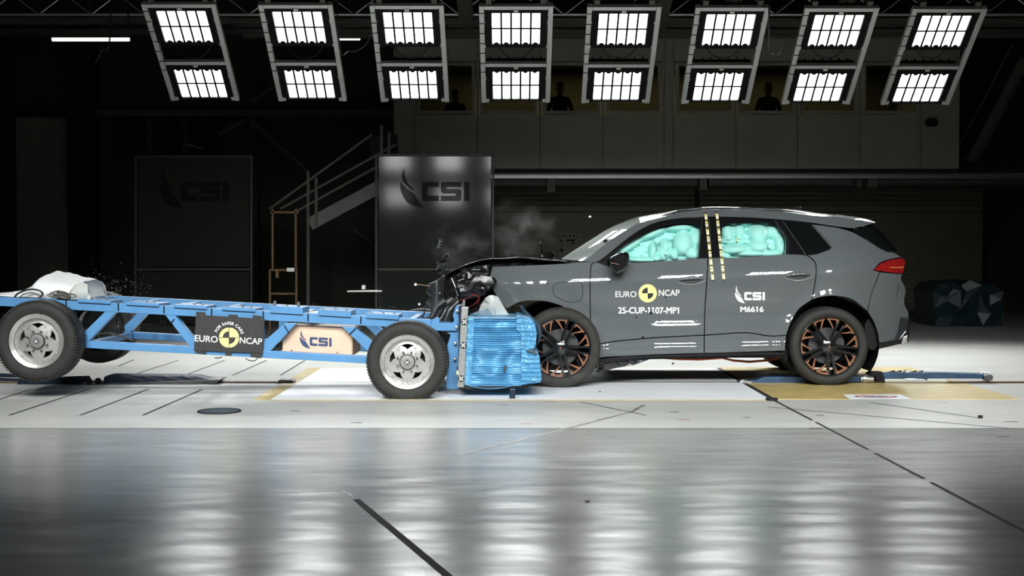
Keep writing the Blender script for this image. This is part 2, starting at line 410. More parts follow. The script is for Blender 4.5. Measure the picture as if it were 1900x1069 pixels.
XL, XR, YN, YF = -1.98, 2.12, 10.36, 13.15
fpart('white_plate', rect(XL, YN, XR, YF), .004, 'white_floor', .004)
fpart('yellow_edging', rect(XL - .14, YN - .03, XL - .005, YF + .05), .003, 'yellow_floor', .003)
fpart('yellow_edging', rect(XL, YN - .05, XR, YN - .004), .003, 'yellow_floor', .003)
fpart('yellow_edging', rect(XL, YF + .01, XR, YF + .05), .003, 'yellow_floor', .003)
YP = fpart('yellow_plate', rect(XR + .05, YN + .02, 4.17, YF + .1), .004, 'yellow_floor', .004)
fpart('joint_line', rect(-16, YJ - .008, 16, YJ + .004), .001, 'groove')
# long slot along depth on the right, with filled gaps
def slot(a, b, wd, gaps=()):
    (ax, ay), (bx, by) = a, b; d = Vector((bx - ax, by - ay)); L = d.length; d.normalize(); n = Vector((-d.y, d.x)) * wd / 2
    t0 = 0
    for g0, g1 in list(gaps) + [(1, 1)]:
        p, q = Vector(a) + d * L * t0, Vector(a) + d * L * g0
        if (q - p).length > .01: fpart('slot', [tuple(p - n), tuple(q - n), tuple(q + n), tuple(p + n)], .0015, 'groove')
        t0 = g1
def gxy(x, y): p = G(x, y); return (p.x, p.y)
slot((2.14, YF), (2.145, YN), .05); slot((XL + .015, YN), (XL + .015, YF), .028)
slot(gxy(1436, 743), gxy(1950, 1012), .022, ((.24, .26), (.505, .53), (.70, .72)))
slot(gxy(661, 927), gxy(850, 1085), .035)
for a, b in (((17, 771), (168, 721)), ((149, 771), (276, 722)), ((265, 771), (375, 723)), ((-90, 771), (58, 722)),
             ((219, 680), (248, 668)), ((243, 697), (331, 669)), ((342, 697), (417, 669)), ((431, 697), (495, 669)), ((520, 697), (566, 669))):
    slot(gxy(*a), gxy(*b), .022)
for a, b in (((1076, 746), (1199, 771)), ((1425, 755.5), (1882, 796)), ((1613, 747), (1819, 776))): slot(gxy(*a), gxy(*b), .016)
slot((3.62, YN + .03), (4.05, YN + .75), .01)
for cx, cy_, rr in ((1819, 776, .018), (1432, 743, .05)):
    p = G(cx, cy_); m_ = MB(); m_.tube([(p.x, p.y, 0), (p.x, p.y, .02)], rr, 12); struct(m_.build('floor_stud', 'groove', floor))
# repaired crack and scratches in the slab
def crack(pts, wd, m, z=.001):
    P = [Vector(gxy(*p)) for p in pts]; mb = MB(); random.seed(5); Q = []
    for i in range(len(P) - 1):
        for k in range(6): Q.append(P[i].lerp(P[i + 1], k / 6) + Vector((random.uniform(-.004, .004), random.uniform(-.01, .01))))
    Q.append(P[-1]); vs = []
    for i, q in enumerate(Q):
        d = (Q[min(i + 1, len(Q) - 1)] - Q[max(0, i - 1)]).normalized(); n = Vector((-d.y, d.x)) * wd * random.uniform(.3, .7)
        vs += [(q.x - n.x, q.y - n.y, z), (q.x + n.x, q.y + n.y, z)]
    mb.add(vs, [(2 * i, 2 * i + 2, 2 * i + 3, 2 * i + 1) for i in range(len(Q) - 1)])
    return struct(mb.build('crack', m, floor))
M['crack'] = mat('sealed_crack', (.16, .15, .13), .45, var=.2); M['scratch'] = mat('pale_scratch', (.34, .34, .33), .4, var=.3)
crack([(1195, 752), (1170, 765), (1060, 793), (985, 812), (900, 832), (850, 845)], .032, 'crack')
crack([(700, 905), (800, 901), (960, 891), (1010, 885), (1180, 876)], .008, 'scratch'); crack([(1210, 872), (1372, 865), (1500, 856), (1620, 847)], .008, 'scratch')
crack([(520, 915), (600, 912), (635, 911), (655, 922)], .01, 'scratch')
# manhole cover
p = G(407, 764); mb = MB(); mb.tube([(p.x, p.y, -.01), (p.x, p.y, .006)], .15, 36)
man = struct(mb.build('manhole_cover', 'manhole', floor))
mb = MB(); mb.tube([(p.x + .157 * math.cos(a * .1745), p.y + .157 * math.sin(a * .1745), .002) for a in range(36)], .009, 6, closed=True); struct(mb.build('manhole_ring', 'groove', man))
# prohibition plate on the yellow deck
fpart('prohibition_plate', [gxy(1564, 733.2), gxy(1671, 733.2), gxy(1690, 741.8), gxy(1577, 742.2)], .0065, 'white_floor', .002)
p = G(1625, 737.6); mb = MB(); rx, ry = .178, .10
for k in range(40):
    a, b = 2 * math.pi * k / 40, 2 * math.pi * (k + 1) / 40
    mb.add([(p.x + rx * math.cos(t) * s, p.y + ry * math.sin(t) * s, .0075) for t, s in ((a, 1), (b, 1), (b, .82), (a, .82))], [(0, 1, 2, 3)], 0)
mb.add([(p.x - .13, p.y + .05, .0076), (p.x - .11, p.y + .065, .0076), (p.x + .13, p.y - .05, .0076), (p.x + .11, p.y - .065, .0076)], [(0, 3, 2, 1)], 0)
sil = [(-.09, -.01), (-.05, -.03), (.02, -.035), (.09, -.03), (.1, .0), (.05, .03), (.0, .015), (-.02, .04), (-.05, .02), (-.1, .03)]
mb.add([(p.x + x, p.y + y, .0074) for x, y in sil], fill(sil), 1)
struct(mb.build('prohibition_sign', ['red', 'black_mark'], floor, recalc=False))
# centre guide rail, left and right of the impact plates
YRAIL = G(0, 710).y
fpart('guide_rail', rect(-9, YRAIL - .05, XL - .12, YRAIL + .05), .012, 'rust', .012)
fpart('guide_rail', rect(XL + .0, YRAIL - .04, XR + .05, YRAIL + .04), .006, 'steel', .005)
fpart('guide_rail', rect(3.0, YRAIL - .05, 9, YRAIL + .05), .012, 'rust', .012)
fpart('guide_slot', rect(-9, YRAIL - .012, XL - .12, YRAIL + .012), .0135, 'groove')
fpart('guide_slot', rect(3.0, YRAIL - .075, 9, YRAIL - .052), .0135, 'groove')
# small dark skid marks and tape scraps painted on the slab
random.seed(11)
for px, py in ((932, 752), (1019, 746), (976, 787), (1330, 735), (1385, 775), (1520, 771), (1268, 779), (1540, 814), (1860, 811), (1750, 748), (1875, 783), (1513, 795), (1214, 802), (660, 785), (545, 763), (1250, 765)):
    p = G(px, py); wd = random.uniform(.03, .06)
    fpart('floor_mark', [(p.x - wd, p.y), (p.x + wd * .9, p.y - .012), (p.x + wd, p.y + .02), (p.x - wd * .6, p.y + .02)], .001, random.choice(['groove', 'crack', 'groove', 'red']))

# walls and ceiling
def wallbox(name, x0, x1, y0, y1, z0, z1, m):
    mb = MB(); mb.box(((x0 + x1) / 2, (y0 + y1) / 2, (z0 + z1) / 2), (x1 - x0, y1 - y0, z1 - z0)); return struct(mb.build(name, m))
ZC = 6.6
ceiling = wallbox('ceiling', -16, 16, -7, 27, ZC, ZC + .2, 'wall')
wallbox('wall_left', -16.2, -16, -7, 27, 0, ZC, 'wall'); wallbox('wall_right', 16, 16.2, -7, 27, 0, ZC, 'wall'); wallbox('wall_front', -16, 16, -7.2, -7, 0, ZC, 'wall')
YB = 25.5
def wx(px, py=400, Y=YB): return W(px, py, Y).x
def wz(py, Y=YB): return W(950, py, Y).z
wall_back = wallbox('wall_back', -16, 16, YB, YB + .2, 0, ZC, 'wall')
def wall_bar(name, x0, y0, x1, y1, Y, depth, m, parent=wall_back):
    a, b = W(x0, y1, Y), W(x1, y0, Y); mb = MB(); mb.box(((a.x + b.x) / 2, Y + depth / 2, (a.z + b.z) / 2), (b.x - a.x, depth, b.z - a.z))
    return struct(mb.build(name, m, parent))
# left part of the back wall: column, girt, braces, dark opening, pale panels
wall_bar('column', 128, 30, 172, 640, YB - .35, .35, 'wall_dark'); wall_bar('column', 462, 30, 476, 640, YB - .2, .2, 'wall'); wall_bar('column', -20, 30, 14, 640, YB - .4, .4, 'wall_dark')
wall_bar('wall_girt', 160, 204, 735, 215, YB - .3, .3, 'truss'); wall_bar('wall_girt', 0, 196, 160, 216, YB - .15, .15, 'wall_dark')
wall_bar('dark_opening', 205, 218, 412, 296, YB - .06, .06, 'wall_dark'); wall_bar('wall_panel', 20, 218, 128, 600, YB - .05, .05, 'booth')
wall_bar('wall_post', 272, 218, 284, 296, YB - .1, .06, 'wall'); wall_bar('wall_post', 338, 218, 348, 296, YB - .1, .06, 'wall')
def brace(p, q, Y, wd, name='wall_brace', m='truss'):
    mb = MB(); mb.bar(W(*p, Y), W(*q, Y), wd, wd); return struct(mb.build(name, m, wall_back))
brace((465, 225), (572, 318), YB - .25, .08); brace((460, 222), (405, 250), YB - .25, .08); brace((470, 190), (520, 150), YB - .25, .08); brace((690, 450), (655, 425), YB - .6, .05)
mb = MB(); mb.tube([W(345, 268, YB - .3), W(358, 271, YB - .3), W(368, 273.5, YB - .3), W(376, 275, YB - .3)], .012, 6)
tag(mb.build('pipe', 'alu'), 'short thin pale pipe catching light high above the left signboard', 'pipe')
# control booth built in front of the back wall
YC = 22.0
bz0, bz1 = wz(313, YC), wz(76, YC); wz0, wz1 = wz(211, YC), wz(116, YC)
bx = [W(p, 250, YC).x for p in (730, 769, 886, 1002, 1119, 1232, 1249, 1365, 1480, 1595, 1709, 1781)]
booth = MB()
g = .012
for i in range(len(bx) - 1):
    x0, x1 = bx[i] + g, bx[i + 1] - g; solid = i in (0, 5, 10)
    spans = [(bz0, bz1)] if solid else [(bz0, wz0 - .02), (wz1 + .02, bz1)]
    for a, b in spans: booth.box(((x0 + x1) / 2, YC + .03, (a + b) / 2), (x1 - x0, .06, b - a))
for i in range(1, len(bx) - 1):
    booth.box((bx[i], YC + .06, (bz0 + bz1) / 2), (.05, .06, bz1 - bz0))
booth.box(((bx[0] + bx[-1]) / 2, YC + 1.7, bz0 - .03), (bx[-1] - bx[0], 3.4, .06), mi=1)
booth.box(((bx[0] + bx[-1]) / 2, YC + 1.7, bz1 + .04), (bx[-1] - bx[0], 3.4, .08), mi=0)
booth.box((bx[0] + .04, YC + 1.7, (bz0 + bz1) / 2), (.08, 3.3, bz1 - bz0)); booth.box((bx[-1] - .04, YC + 1.7, (bz0 + bz1) / 2), (.08, 3.3, bz1 - bz0))
booth.box(((bx[0] + bx[-1]) / 2, YC + 3.38, (bz0 + bz1) / 2), (bx[-1] - bx[0], .06, bz1 - bz0), mi=2)
M['booth_inner'] = mat('booth_back_wall', (.10, .085, .05), .8)
struct(booth.build('wall_booth', ['booth', 'wall_dark', 'booth_inner']))
k = 0
for i in (1, 2, 3, 4, 6, 7, 8, 9):
    k += 1; x0, x1 = bx[i] + .05, bx[i + 1] - .05; mb = MB()
    cx, cz, sx, sz = (x0 + x1) / 2, (wz0 + wz1) / 2, x1 - x0, wz1 - wz0
    for c, d in (((cx, YC + .04, wz0 + .025), (sx, .1, .05)), ((cx, YC + .04, wz1 - .025), (sx, .1, .05)), ((x0 + .025, YC + .04, cz), (.05, .1, sz - .1)), ((x1 - .025, YC + .04, cz), (.05, .1, sz - .1))): mb.box(c, d)
    wn = struct(mb.build('window_%d' % k, 'booth'))
    mb = MB(); mb.box((cx, YC + .05, cz), (sx - .1, .012, sz - .1)); struct(mb.build('pane', 'booth_glass', wn))
bl = empty('booth_fill', ((bx[0] + bx[-1]) / 2, YC + 2.4, bz1 - .075), 'added dim fill light strip inside the booth, behind the windows', 'ceiling light')  # unseen strip and housing added to brighten the booth interior behind the panes
mb = MB(); mb.box(((bx[0] + bx[-1]) / 2, YC + 2.4, bz1 - .05), (8, .12, .04)); mb.build('housing', 'truss', bl)
ld = bpy.data.lights.new('booth_fill_light', 'AREA'); ld.shape = 'RECTANGLE'; ld.size = 7.8; ld.size_y = .1; ld.energy = 45; ld.color = (1, .85, .55)
lo = bpy.data.objects.new('booth_fill_light', ld); COL.objects.link(lo); lo.parent = bl; lo.location = (0, 0, -.005)
# beams and shutter below the booth
wall_bar('beam', 735, 313, 1840, 320, YC + .1, .5, 'wall_dark')
def hall_bar(name, x0, y0, x1, y1, Y, depth, m, label, cat, group=None):
    a, b = W(x0, y1, Y), W(x1, y0, Y); mb = MB(); mb.box(((a.x + b.x) / 2, Y + depth / 2, (a.z + b.z) / 2), (b.x - a.x, depth, b.z - a.z)); return mb.build(name, m, bevel=.01)
t = wall_bar('steel_beam', 735, 321, 1905, 331, YC + .3, .12, 'steel'); wall_bar('beam_web', 735, 331, 1905, 345, YC + .55, .1, 'truss'); wall_bar('beam_flange', 735, 345, 1905, 349, YC + .4, .3, 'wall_dark')
for x0, x1, y1 in ((1015, 1030, 357), (1298, 1312, 352), (1316, 1322, 345), (1590, 1598, 348), (1610, 1628, 348)): wall_bar('beam_bracket', x0, 331, x1, y1, YC + .28, .25, 'truss')
wall_bar('shutter', 700, 349, 1830, 625, YC + 2.4, .08, 'shutter'); wall_bar('shutter_post', 1290, 349, 1298, 625, YC + 2.3, .1, 'wall_dark'); wall_bar('shutter_seam', 918, 393, 1830, 394.5, YC + 2.385, .02, 'wall_dark')
wall_bar('wall_post', 1828, 349, 1836, 640, YC + 2.2, .2, 'wall_dark')
# ceiling steelwork: purlins, rafters, lattice girder
def ceil_bar(name, p, q, a, b, m='truss'):
    mb = MB(); mb.bar(p, q, a, b); return struct(mb.build(name, m, ceiling))
for py, Y, wd in ((28, 20.6, .06), (36, 20.8, .05), (46, 21.1, .11), (58, 21.4, .09), (66, 21.7, .13)):
    ceil_bar('purlin', (-4.6, Y, W(950, py, Y).z), (9, Y, W(950, py, Y).z), wd * .6, wd)
for X in (-3.1, -1.65, -.62, 2.0, 2.9, 4.4):
    ceil_bar('rafter', (X * 1.0, 15.6, 4.95), (X * 1.25, 21.8, 5.0), .1, .22)
for y in (15.75, 16.0):
    mb = MB(); mb.tube([(-10, y, 4.56), (10, y, 4.47)], .035, 10); struct(mb.build('lamp_pipe', 'truss', ceiling))
def lattice(Y, x0, x1, z0, z1, n):
    mb = MB(); mb.tube([(x0, Y, z0), (x1, Y, z0)], .022, 8); mb.tube([(x0, Y, z1), (x1, Y, z1)], .022, 8)
    for i in range(n):
        a, b = x0 + (x1 - x0) * i / n, x0 + (x1 - x0) * (i + .5) / n; c = x0 + (x1 - x0) * (i + 1) / n
        mb.tube([(a, Y, z0), (b, Y, z1)], .011, 6); mb.tube([(b, Y, z1), (c, Y, z0)], .011, 6)
    return struct(mb.build('lattice_girder', 'alu', ceiling, smooth=40))
zl = W(100, 27, 20.5).z
lattice(20.5, -11, 11, zl, zl + .32, 26); lattice(15.9, -10, 10, 4.57, 4.9, 32)
ceil_bar('girder', (-11, 20.9, W(0, 39, 20.9).z), (11, 20.9, W(0, 39, 20.9).z), .1, .12)
ceil_bar('girder', (-12, 24, W(0, 60, 24).z), (12, 24, W(0, 60, 24).z), .1, .14)
# fluorescent battens
def batten(x0, x1, py, Y, label):
    a, b = W(x0, py, Y), W(x1, py, Y); r = empty('ceiling_batten', (a + b) / 2 + Vector((0, 0, .05)), label, 'ceiling light', 'fluorescent battens')
    mb = MB(); mb.box((a + b) / 2 + Vector((0, 0, .05)), ((b - a).length + .06, .1, .05)); mb.build('housing', 'truss', r)
    mb = MB(); mb.tube([a, b], .035, 10); mb.build('diffuser', 'tube_light', r, smooth=40)
    mb = MB(); mb.bar((a + b) / 2 + Vector((0, 0, .07)), ((a.x + b.x) / 2, Y, ZC), .02, .02); mb.build('suspension_rod', 'truss', r)
batten(97, 240, 73, 22.5, 'long lit fluorescent batten at upper left of the hall, left of all floodlights')
batten(628, 668, 71, 22, 'short visible lit fluorescent batten between the second and third floodlight racks')

# ------------------------------------------------------------------ floodlight racks
TH, LEN = R(-37.0), 1.51
def make_rack():
    root = empty('floodlight_rack', (0, 0, 0), 'x', 'floodlight rack'); root.rotation_euler = (TH, 0, 0)
    h = LEN / 2; wd = .41
    for s in (-1, 1):
        mb = MB(); mb.box((s * (wd - .03), 0, 0), (.055, LEN, .06)); rail = mb.build('side_rail', 'alu', root, local=True, bevel=.004)
        if s < 0:
            mb = MB()
            for u in (.1, .25, .4, .55, .7, .86, 1.0): mb.box((s * (wd - .03), -h + u, -.005), (.059, .006, .062))
            mb.build('cable_tie', 'black', rail, local=True)
        mb = MB(); mb.box((s * (wd - .07), h - .03, -.005), (.05, .05, .05)); mb.build('corner_bracket', 'alu', root, local=True, bevel=.006)
    for u in (.03, .90):
        mb = MB(); mb.box((0, -h + u, 0), (2 * wd - .118, .05, .05)); mb.box((0, -h + u + .035, -.028), (.05, .035, .012)); mb.build('cross_rail', 'alu', root, local=True, bevel=.003)
    for s in (-.3, .3):
        mb = MB(); mb.box((s, -h - .03, .02), (.06, .07, .03)); mb.tube([(s - .04, -h - .01, .05), (s - .04, -h - .09, .16), (s + .04, -h - .09, .16), (s + .04, -h - .01, .05)], .008, 6); mb.build('hanging_clamp', 'truss', root, local=True)
    for u0, u1, l0, l1 in ((.065, .63, .115, .585), (.935, 1.50, 1.015, 1.475)):
        c = -h + (u0 + u1) / 2; L = u1 - u0; hw = .345; lx = .275; la, lb = -h + l0, -h + l1
        mb = MB()
        mb.box((0, c, .075), (2 * hw, L, .11))
        mb.box((-(hw + lx) / 2, c, .005), (hw - lx, L, .03)); mb.box(((hw + lx) / 2, c, .005), (hw - lx, L, .03))
        mb.box((0, (-h + u0 + la) / 2, .005), (2 * lx, la - (-h + u0), .03)); mb.box((0, (-h + u1 + lb) / 2, .005), (2 * lx, -h + u1 - lb, .03))
        for k in range(1, 5): mb.box((-lx + 2 * lx * k / 5, (la + lb) / 2, .0), (.021, lb - la, .004))
        mb.box((0, (la + lb) / 2, .0), (2 * lx, .022, .004))
        for k in range(5): mb.tube([(-lx + 2 * lx * (k + .5) / 5, la + .0 if u0 > .5 else lb, -.004), (-lx + 2 * lx * (k + .5) / 5, la + .0 if u0 > .5 else lb, .016)], .028, 14)
        for k in range(7): mb.box((-hw + 2 * hw * (k + .5) / 7, c, .16), (.012, L * .9, .07))
        ho = mb.build('lamp_housing', 'housing', root, local=True)
        for a in range(5):
            for b in range(2):
                x0, x1 = -lx + 2 * lx * a / 5 + .006, -lx + 2 * lx * (a + 1) / 5 - .006
                y0, y1 = la + (lb - la) * b / 2 + .006, la + (lb - la) * (b + 1) / 2 - .006
                mb = MB(); P = rounded(x0, y0, x1, y1, .012, 3); mb.add([(x, y, .0) for x, y in P], [tuple(range(len(P)))]); mb.build('lens', 'lens', ho, local=True, recalc=False)
        ld = bpy.data.lights.new('lamp_light', 'AREA'); ld.shape = 'RECTANGLE'; ld.size = 2 * lx - .01; ld.size_y = lb - la - .01; ld.energy = LAMP_W; ld.spread = LAMP_SPREAD; ld.color = (.97, 1, .985)
        lo = bpy.data.objects.new('lamp_light', ld); COL.objects.link(lo); lo.parent = ho; lo.location = (0, (la + lb) / 2, .014)
        for s in (-1, 1):
            mb = MB(); mb.box((s * (hw + .012), c - .1, -.005), (.024, .05, .03)); mb.box((s * (hw + .012), c + L / 2 - .03, -.008), (.03, .04, .035)); mb.build('mounting_lug', 'alu', root, local=True)
    return root
ords = ['leftmost', 'second from the left', 'third from the left', 'fourth from the left', 'fourth from the right', 'third from the right', 'second from the right', 'rightmost']
RX = [-3.655, -2.375, -1.155, .045, 1.232, 2.42, 3.618, 4.80]
rack = make_rack()
racks = []
KS, KN = 1.15, 1.15
for i, X in enumerate(RX):
    r = rack if i == 0 else copy_tree(rack)
    r.scale = (KS, KS, KS); r.location = (X * KS, 14.563 * KS, CAMH + (3.487 - CAMH - .006 * (X + 3.6)) * KS); r['label'] = ords[i] + ' of eight lit two-lamp floodlight racks along the top'
    r['group'] = 'floodlight racks above the far side of the track'; racks.append(r)
for i, X in enumerate(RX):
    r = copy_tree(rack); r.scale = (KN, KN, KN); r.location = (-4.39 + 1.37 * i, 4.1, 4.2); r.rotation_euler = (R(-58), 0, math.pi)
    for q in r.children_recursive:
        if q.type == 'LIGHT':
            if i == 0 and 'near' not in bpy.data.lights: nl = q.data.copy(); nl.name = 'near'; nl.energy = LAMP_W_NEAR; nl.spread = LAMP_SPREAD_NEAR
            q.data = nl
    r['label'] = 'near-side floodlight rack above the frame, mirrored in the car paint, ' + ords[i]
    r['group'] = 'floodlight racks above the near side of the track'
# drooping supply cables behind the racks
random.seed(3)
def droop(name, pts, r, m, label, cat='cable', group=None):
    mb = MB(); P = [tuple(p) for p in pts]; n = 10; out = []
    V = [Vector(p) for p in P]
    for i in range(len(V) - 1):
        a, b, c, d = V[max(0, i - 1)], V[i], V[i + 1], V[min(len(V) - 1, i + 2)]
        for k in range(n):
            t = k / n; out.append(.5 * ((2 * b) + (c - a) * t + (2 * a - 5 * b + 4 * c - d) * t * t + (3 * b - a - 3 * c + d) * t ** 3))
    out.append(V[-1]); mb.tube(out, r, 6)
    return tag(mb.build(name, m, smooth=60), label, cat, group)
for i, X in enumerate(RX):
    pts = [(KS * (X + a), KS * b, CAMH + KS * (c - CAMH)) for a, b, c in ((-.25, 14.62, 3.66), (-.12, 14.6, 3.47), (.08, 14.62, 3.45), (.25, 14.6, 3.62), (.42, 14.75, 3.85))]
    droop('lamp_cable', pts, .007, 'cable_black', 'slack black cable behind floodlight rack, ' + ords[i], 'cable', 'slack lamp cables')
droop('hanging_cable', [Vector((W(628, 60, 16).x, 16, ZC)), W(628, 60, 16), W(650, 95, 16), W(676, 85, 16), W(690, 62, 16)], .009, 'cable_black', 'black cable loop hanging between second and third floodlight racks')
droop('hanging_cable', [Vector((W(1427, 60, 16).x, 16, ZC)), W(1427, 60, 16), W(1436, 100, 16), W(1448, 100, 16), W(1456, 75, 16)], .01, 'cable_black', 'black cable loop hanging between the third and second racks from the right')
droop('hanging_cable', [Vector((W(240, 52, 18.5).x, 18.5, ZC)), W(240, 52, 18.5), W(280, 105, 18.5), W(330, 125, 18.5)], .012, 'cable_black', 'black cable sloping down left of and behind the leftmost rack')
droop('hanging_cable', [Vector((W(205, 52, 17).x, 17, ZC)), W(205, 52, 17), W(188, 95, 17), W(176, 118, 17)], .01, 'cable_black', 'thin black cable hanging in front of the long fluorescent batten')
# ================================================================== THE CAR
YN_, YCAR = 11.42, 12.34
PROF = [(.15, .075), (.24, .04), (.30, .012), (.342, .0085), (.352, .011), (.372, .0225), (.385, .0265), (.40, .028), (.44, .033), (.50, .041), (.545, .0435), (.575, .046), (.60, .048), (.64, .050),
        (.72, .044), (.80, .033), (.88, .022), (.94, .0175), (.97, .0185), (1.0, .024), (1.03, .034), (1.08, .053), (1.13, .073), (1.18, .096), (1.25, .130), (1.35, .182), (1.45, .240), (1.53, .292), (1.65, .38), (1.8, .5)]
def prof(z):
    P = PROF
    if z <= P[0][0]: return P[0][1]
    for i in range(len(P) - 1):
        if z <= P[i + 1][0]:
            (z0, s0), (z1, s1) = P[i], P[i + 1]; h = z1 - z0; t = (z - z0) / h
            d = lambda j: (P[min(j + 1, len(P) - 1)][1] - P[max(j - 1, 0)][1]) / (P[min(j + 1, len(P) - 1)][0] - P[max(j - 1, 0)][0])
            m0, m1 = d(i) * h, d(i + 1) * h
            return s0 * (2 * t ** 3 - 3 * t * t + 1) + m0 * (t ** 3 - 2 * t * t + t) + s1 * (-2 * t ** 3 + 3 * t * t) + m1 * (t ** 3 - t * t)
    return P[-1][1]
AF, AR = W(1010, 648, YN_), W(1546, 636, YN_)
def fbody(x, z):
    k = max(0., min(1., (1.35 - z) / .3))
    zz = z - k * .038 * (x - 1.55) * max(0, min(1, (z - .7) / .25)) - .018 * (1 - max(0, min(1, (z - .6) / .1))) * (x - 1.2)
    s = prof(zz)
    lx = min(max((x - 1.18) / .14, 0), 1) * min(max((1.78 - x) / .12, 0), 1)
    s += .013 * lx * (1 / (1 + math.exp(-(z - .565 - .012 * (x - 1.5)) / .011)) - max(0, min(1, (z - .62) / .16)))
    if x < .35: s += .11 * ((.35 - x) / .6) ** 2
    if x > 2.85: s += .30 * ((x - 2.85) / .72) ** 2
    for c, r in ((AF, .42), (AR, .40)):
        d = math.hypot(x - c.x, z - c.z)
        if z < 1.05: s -= .034 * math.exp(-((d - r) / .085) ** 2)
    return s
def off(d): return lambda x, z: fbody(x, z) + d
def CP(px, py, f=fbody):
    Y = YN_
    for _ in range(5): p = W(px, py, Y); Y = YN_ + f(p.x, p.z)
    return W(px, py, Y)
def grad(f, x, z, e=.004):
    dx = (f(x + e, z) - f(x - e, z)) / (2 * e); dz = (f(x, z + e) - f(x, z - e)) / (2 * e)
    return Vector((dx, -1, dz)).normalized()
def resample(P, d):
    out = []; n = len(P)
    for i in range(n):
        a, b = P[i], P[(i + 1) % n]; k = max(1, int((b - a).length / d))
        out += [a.lerp(b, j / k) for j in range(k)]
    return out
def shrink(P, d):
    n = len(P); area = sum(P[i].x * P[(i + 1) % n].y - P[(i + 1) % n].x * P[i].y for i in range(n)); sg = 1 if area > 0 else -1; out = []
    for i in range(n):
        a, b, c = P[i - 1], P[i], P[(i + 1) % n]
        d1, d2 = (b - a), (c - b)
        if d1.length < 1e-7 or d2.length < 1e-7: out.append(b.copy()); continue
        d1.normalize(); d2.normalize()
        n1, n2 = Vector((-d1.y, d1.x)) * sg, Vector((-d2.y, d2.x)) * sg; m = n1 + n2
        if m.length < .2: out.append(b + n1 * d); continue
        m.normalize(); out.append(b + m * d / max(.4, m.dot(n1)))
    return out
def dedupe(P, e=.0015):
    out = []
    for p in P:
        if not out or (p - out[-1]).length > e: out.append(p)
    if (out[0] - out[-1]).length < e: out.pop()
    return out
def panel(name, poly, m, parent, f=fbody, holes=(), gap=.0022, lip=.022, step=.035, mirror=False, sm=True, corner=38):
    def conv(pl):
        P = smooth_pts(pl, 5, corner) if sm else [Vector(p) for p in pl]
        Q = []
        for p in P: c = CP(p.x, p.y, f); Q.append(Vector((c.x, c.z)))
        return dedupe(resample(dedupe(Q), .03))
    outer = shrink(conv(poly), gap); hl = [shrink(conv(h), -gap) for h in holes]
    loops = [[tuple(p) for p in outer]] + [[tuple(p) for p in h] for h in hl]
    xs = [p.x for p in outer]; zs = [p.y for p in outer]; pts = []
    x = min(xs)
    allb = outer + [p for h in hl for p in h]
    i = 0
    while x < max(xs):
        z = min(zs)
        while z < max(zs):
            q = (x + (.5 * step if i % 2 else 0), z)
            if sum(inside(q, l) for l in loops) % 2 and min((Vector(q) - b).length_squared for b in allb) > (.45 * step) ** 2: pts.append(q)
            z += step * .6
        x += step; i += 1
    ov, tr = cdt(loops, pts)
    yy = lambda y: 2 * YCAR - y if mirror else y
    vs = [Vector((p.x, yy(YN_ + f(p.x, p.y)), p.y)) for p in ov]; nr = [grad(f, p.x, p.y) for p in ov]; fs = []
    for t in tr:
        a, b, c = (vs[i] for i in t); nn = (b - a).cross(c - a)
        good = (nn.y > 0) if mirror else (nn.y < 0)
        fs.append(t if good else tuple(reversed(t)))
    if mirror: nr = [Vector((n.x, -n.y, n.z)) for n in nr]
    nfront = len(vs); lipf = []
    for lp in [outer] + hl:
        n = len(lp); b = len(vs)
        for p in lp:
            y = YN_ + f(p.x, p.y); vs += [Vector((p.x, yy(y), p.y)), Vector((p.x, yy(y + lip), p.y))]
        for i in range(n):
            j = (i + 1) % n; lipf.append((b + 2 * i, b + 2 * j, b + 2 * j + 1, b + 2 * i + 1))
    base = wloc(parent) if parent else Vector((0, 0, 0))
    me = bpy.data.meshes.new(name); me.from_pydata([v - base for v in vs], [], fs + lipf); me.materials.append(M[m]); me.update()
    me.polygons.foreach_set('use_smooth', [True] * len(fs) + [False] * len(lipf))
    vn = [tuple(n) for n in nr] + [(0, 0, 0)] * (len(vs) - nfront)
    me.normals_split_custom_set_from_vertices(vn)
    o = bpy.data.objects.new(name, me); return link(o, parent)
def decal(px, py, d=-.0035): return CP(px, py, off(d))
def strip_on(mb, pts, wd, f, mi=None):
    """thin raised line following the body"""
    mb.tube([CP(a, b, f) for a, b in pts], wd, 6, mi=mi)
carx = W(1300, 717, YN_).x
car = empty('car', (carx, YCAR, 0), 'grey five-door crossover car with crushed front, black and copper wheels and inflated airbags', 'car')
fender = panel('front_fender', [(914, 495), (988, 492), (1040, 489.5), (1082, 486.3), (1100, 486.5), (1096, 495), (1094.5, 530), (1095, 584), (1097.5, 626), (1101, 640), (1101, 662), (1099, 638), (1092, 614), (1072, 588), (1046, 570), (1020, 561), (996, 558), (966, 560), (940, 573), (928, 560), (914, 537), (921, 521), (909, 513)], 'paint', car)
FD = [(1100.5, 488), (1108, 487), (1126, 493.5), (1140, 490.5), (1170, 488), (1240, 483.5), (1294, 479.5), (1313, 478.7), (1311, 522), (1307, 584), (1306.5, 621.5), (1220, 626), (1150, 632), (1102.5, 639.5), (1098.3, 626), (1095.8, 584), (1095.3, 530), (1096.8, 496)]
door_f = panel('front_door', FD, 'paint', car)
panel('lower_trim', [(1102.5, 640.3), (1150, 633), (1220, 627), (1306.3, 622.6), (1306, 655.5), (1220, 658), (1160, 661), (1120, 663), (1104, 667), (1102, 655)], 'paint', door_f)
door_r = panel('rear_door', [(1314, 478.7), (1360, 478), (1462, 472), (1494, 473.5), (1505, 480), (1512, 488), (1514, 500), (1512.5, 520), (1506, 556.5), (1482, 574), (1466, 602), (1459, 622), (1428, 623), (1386, 617), (1330, 620), (1307.5, 621.5), (1308, 584), (1312, 522)], 'paint', car)
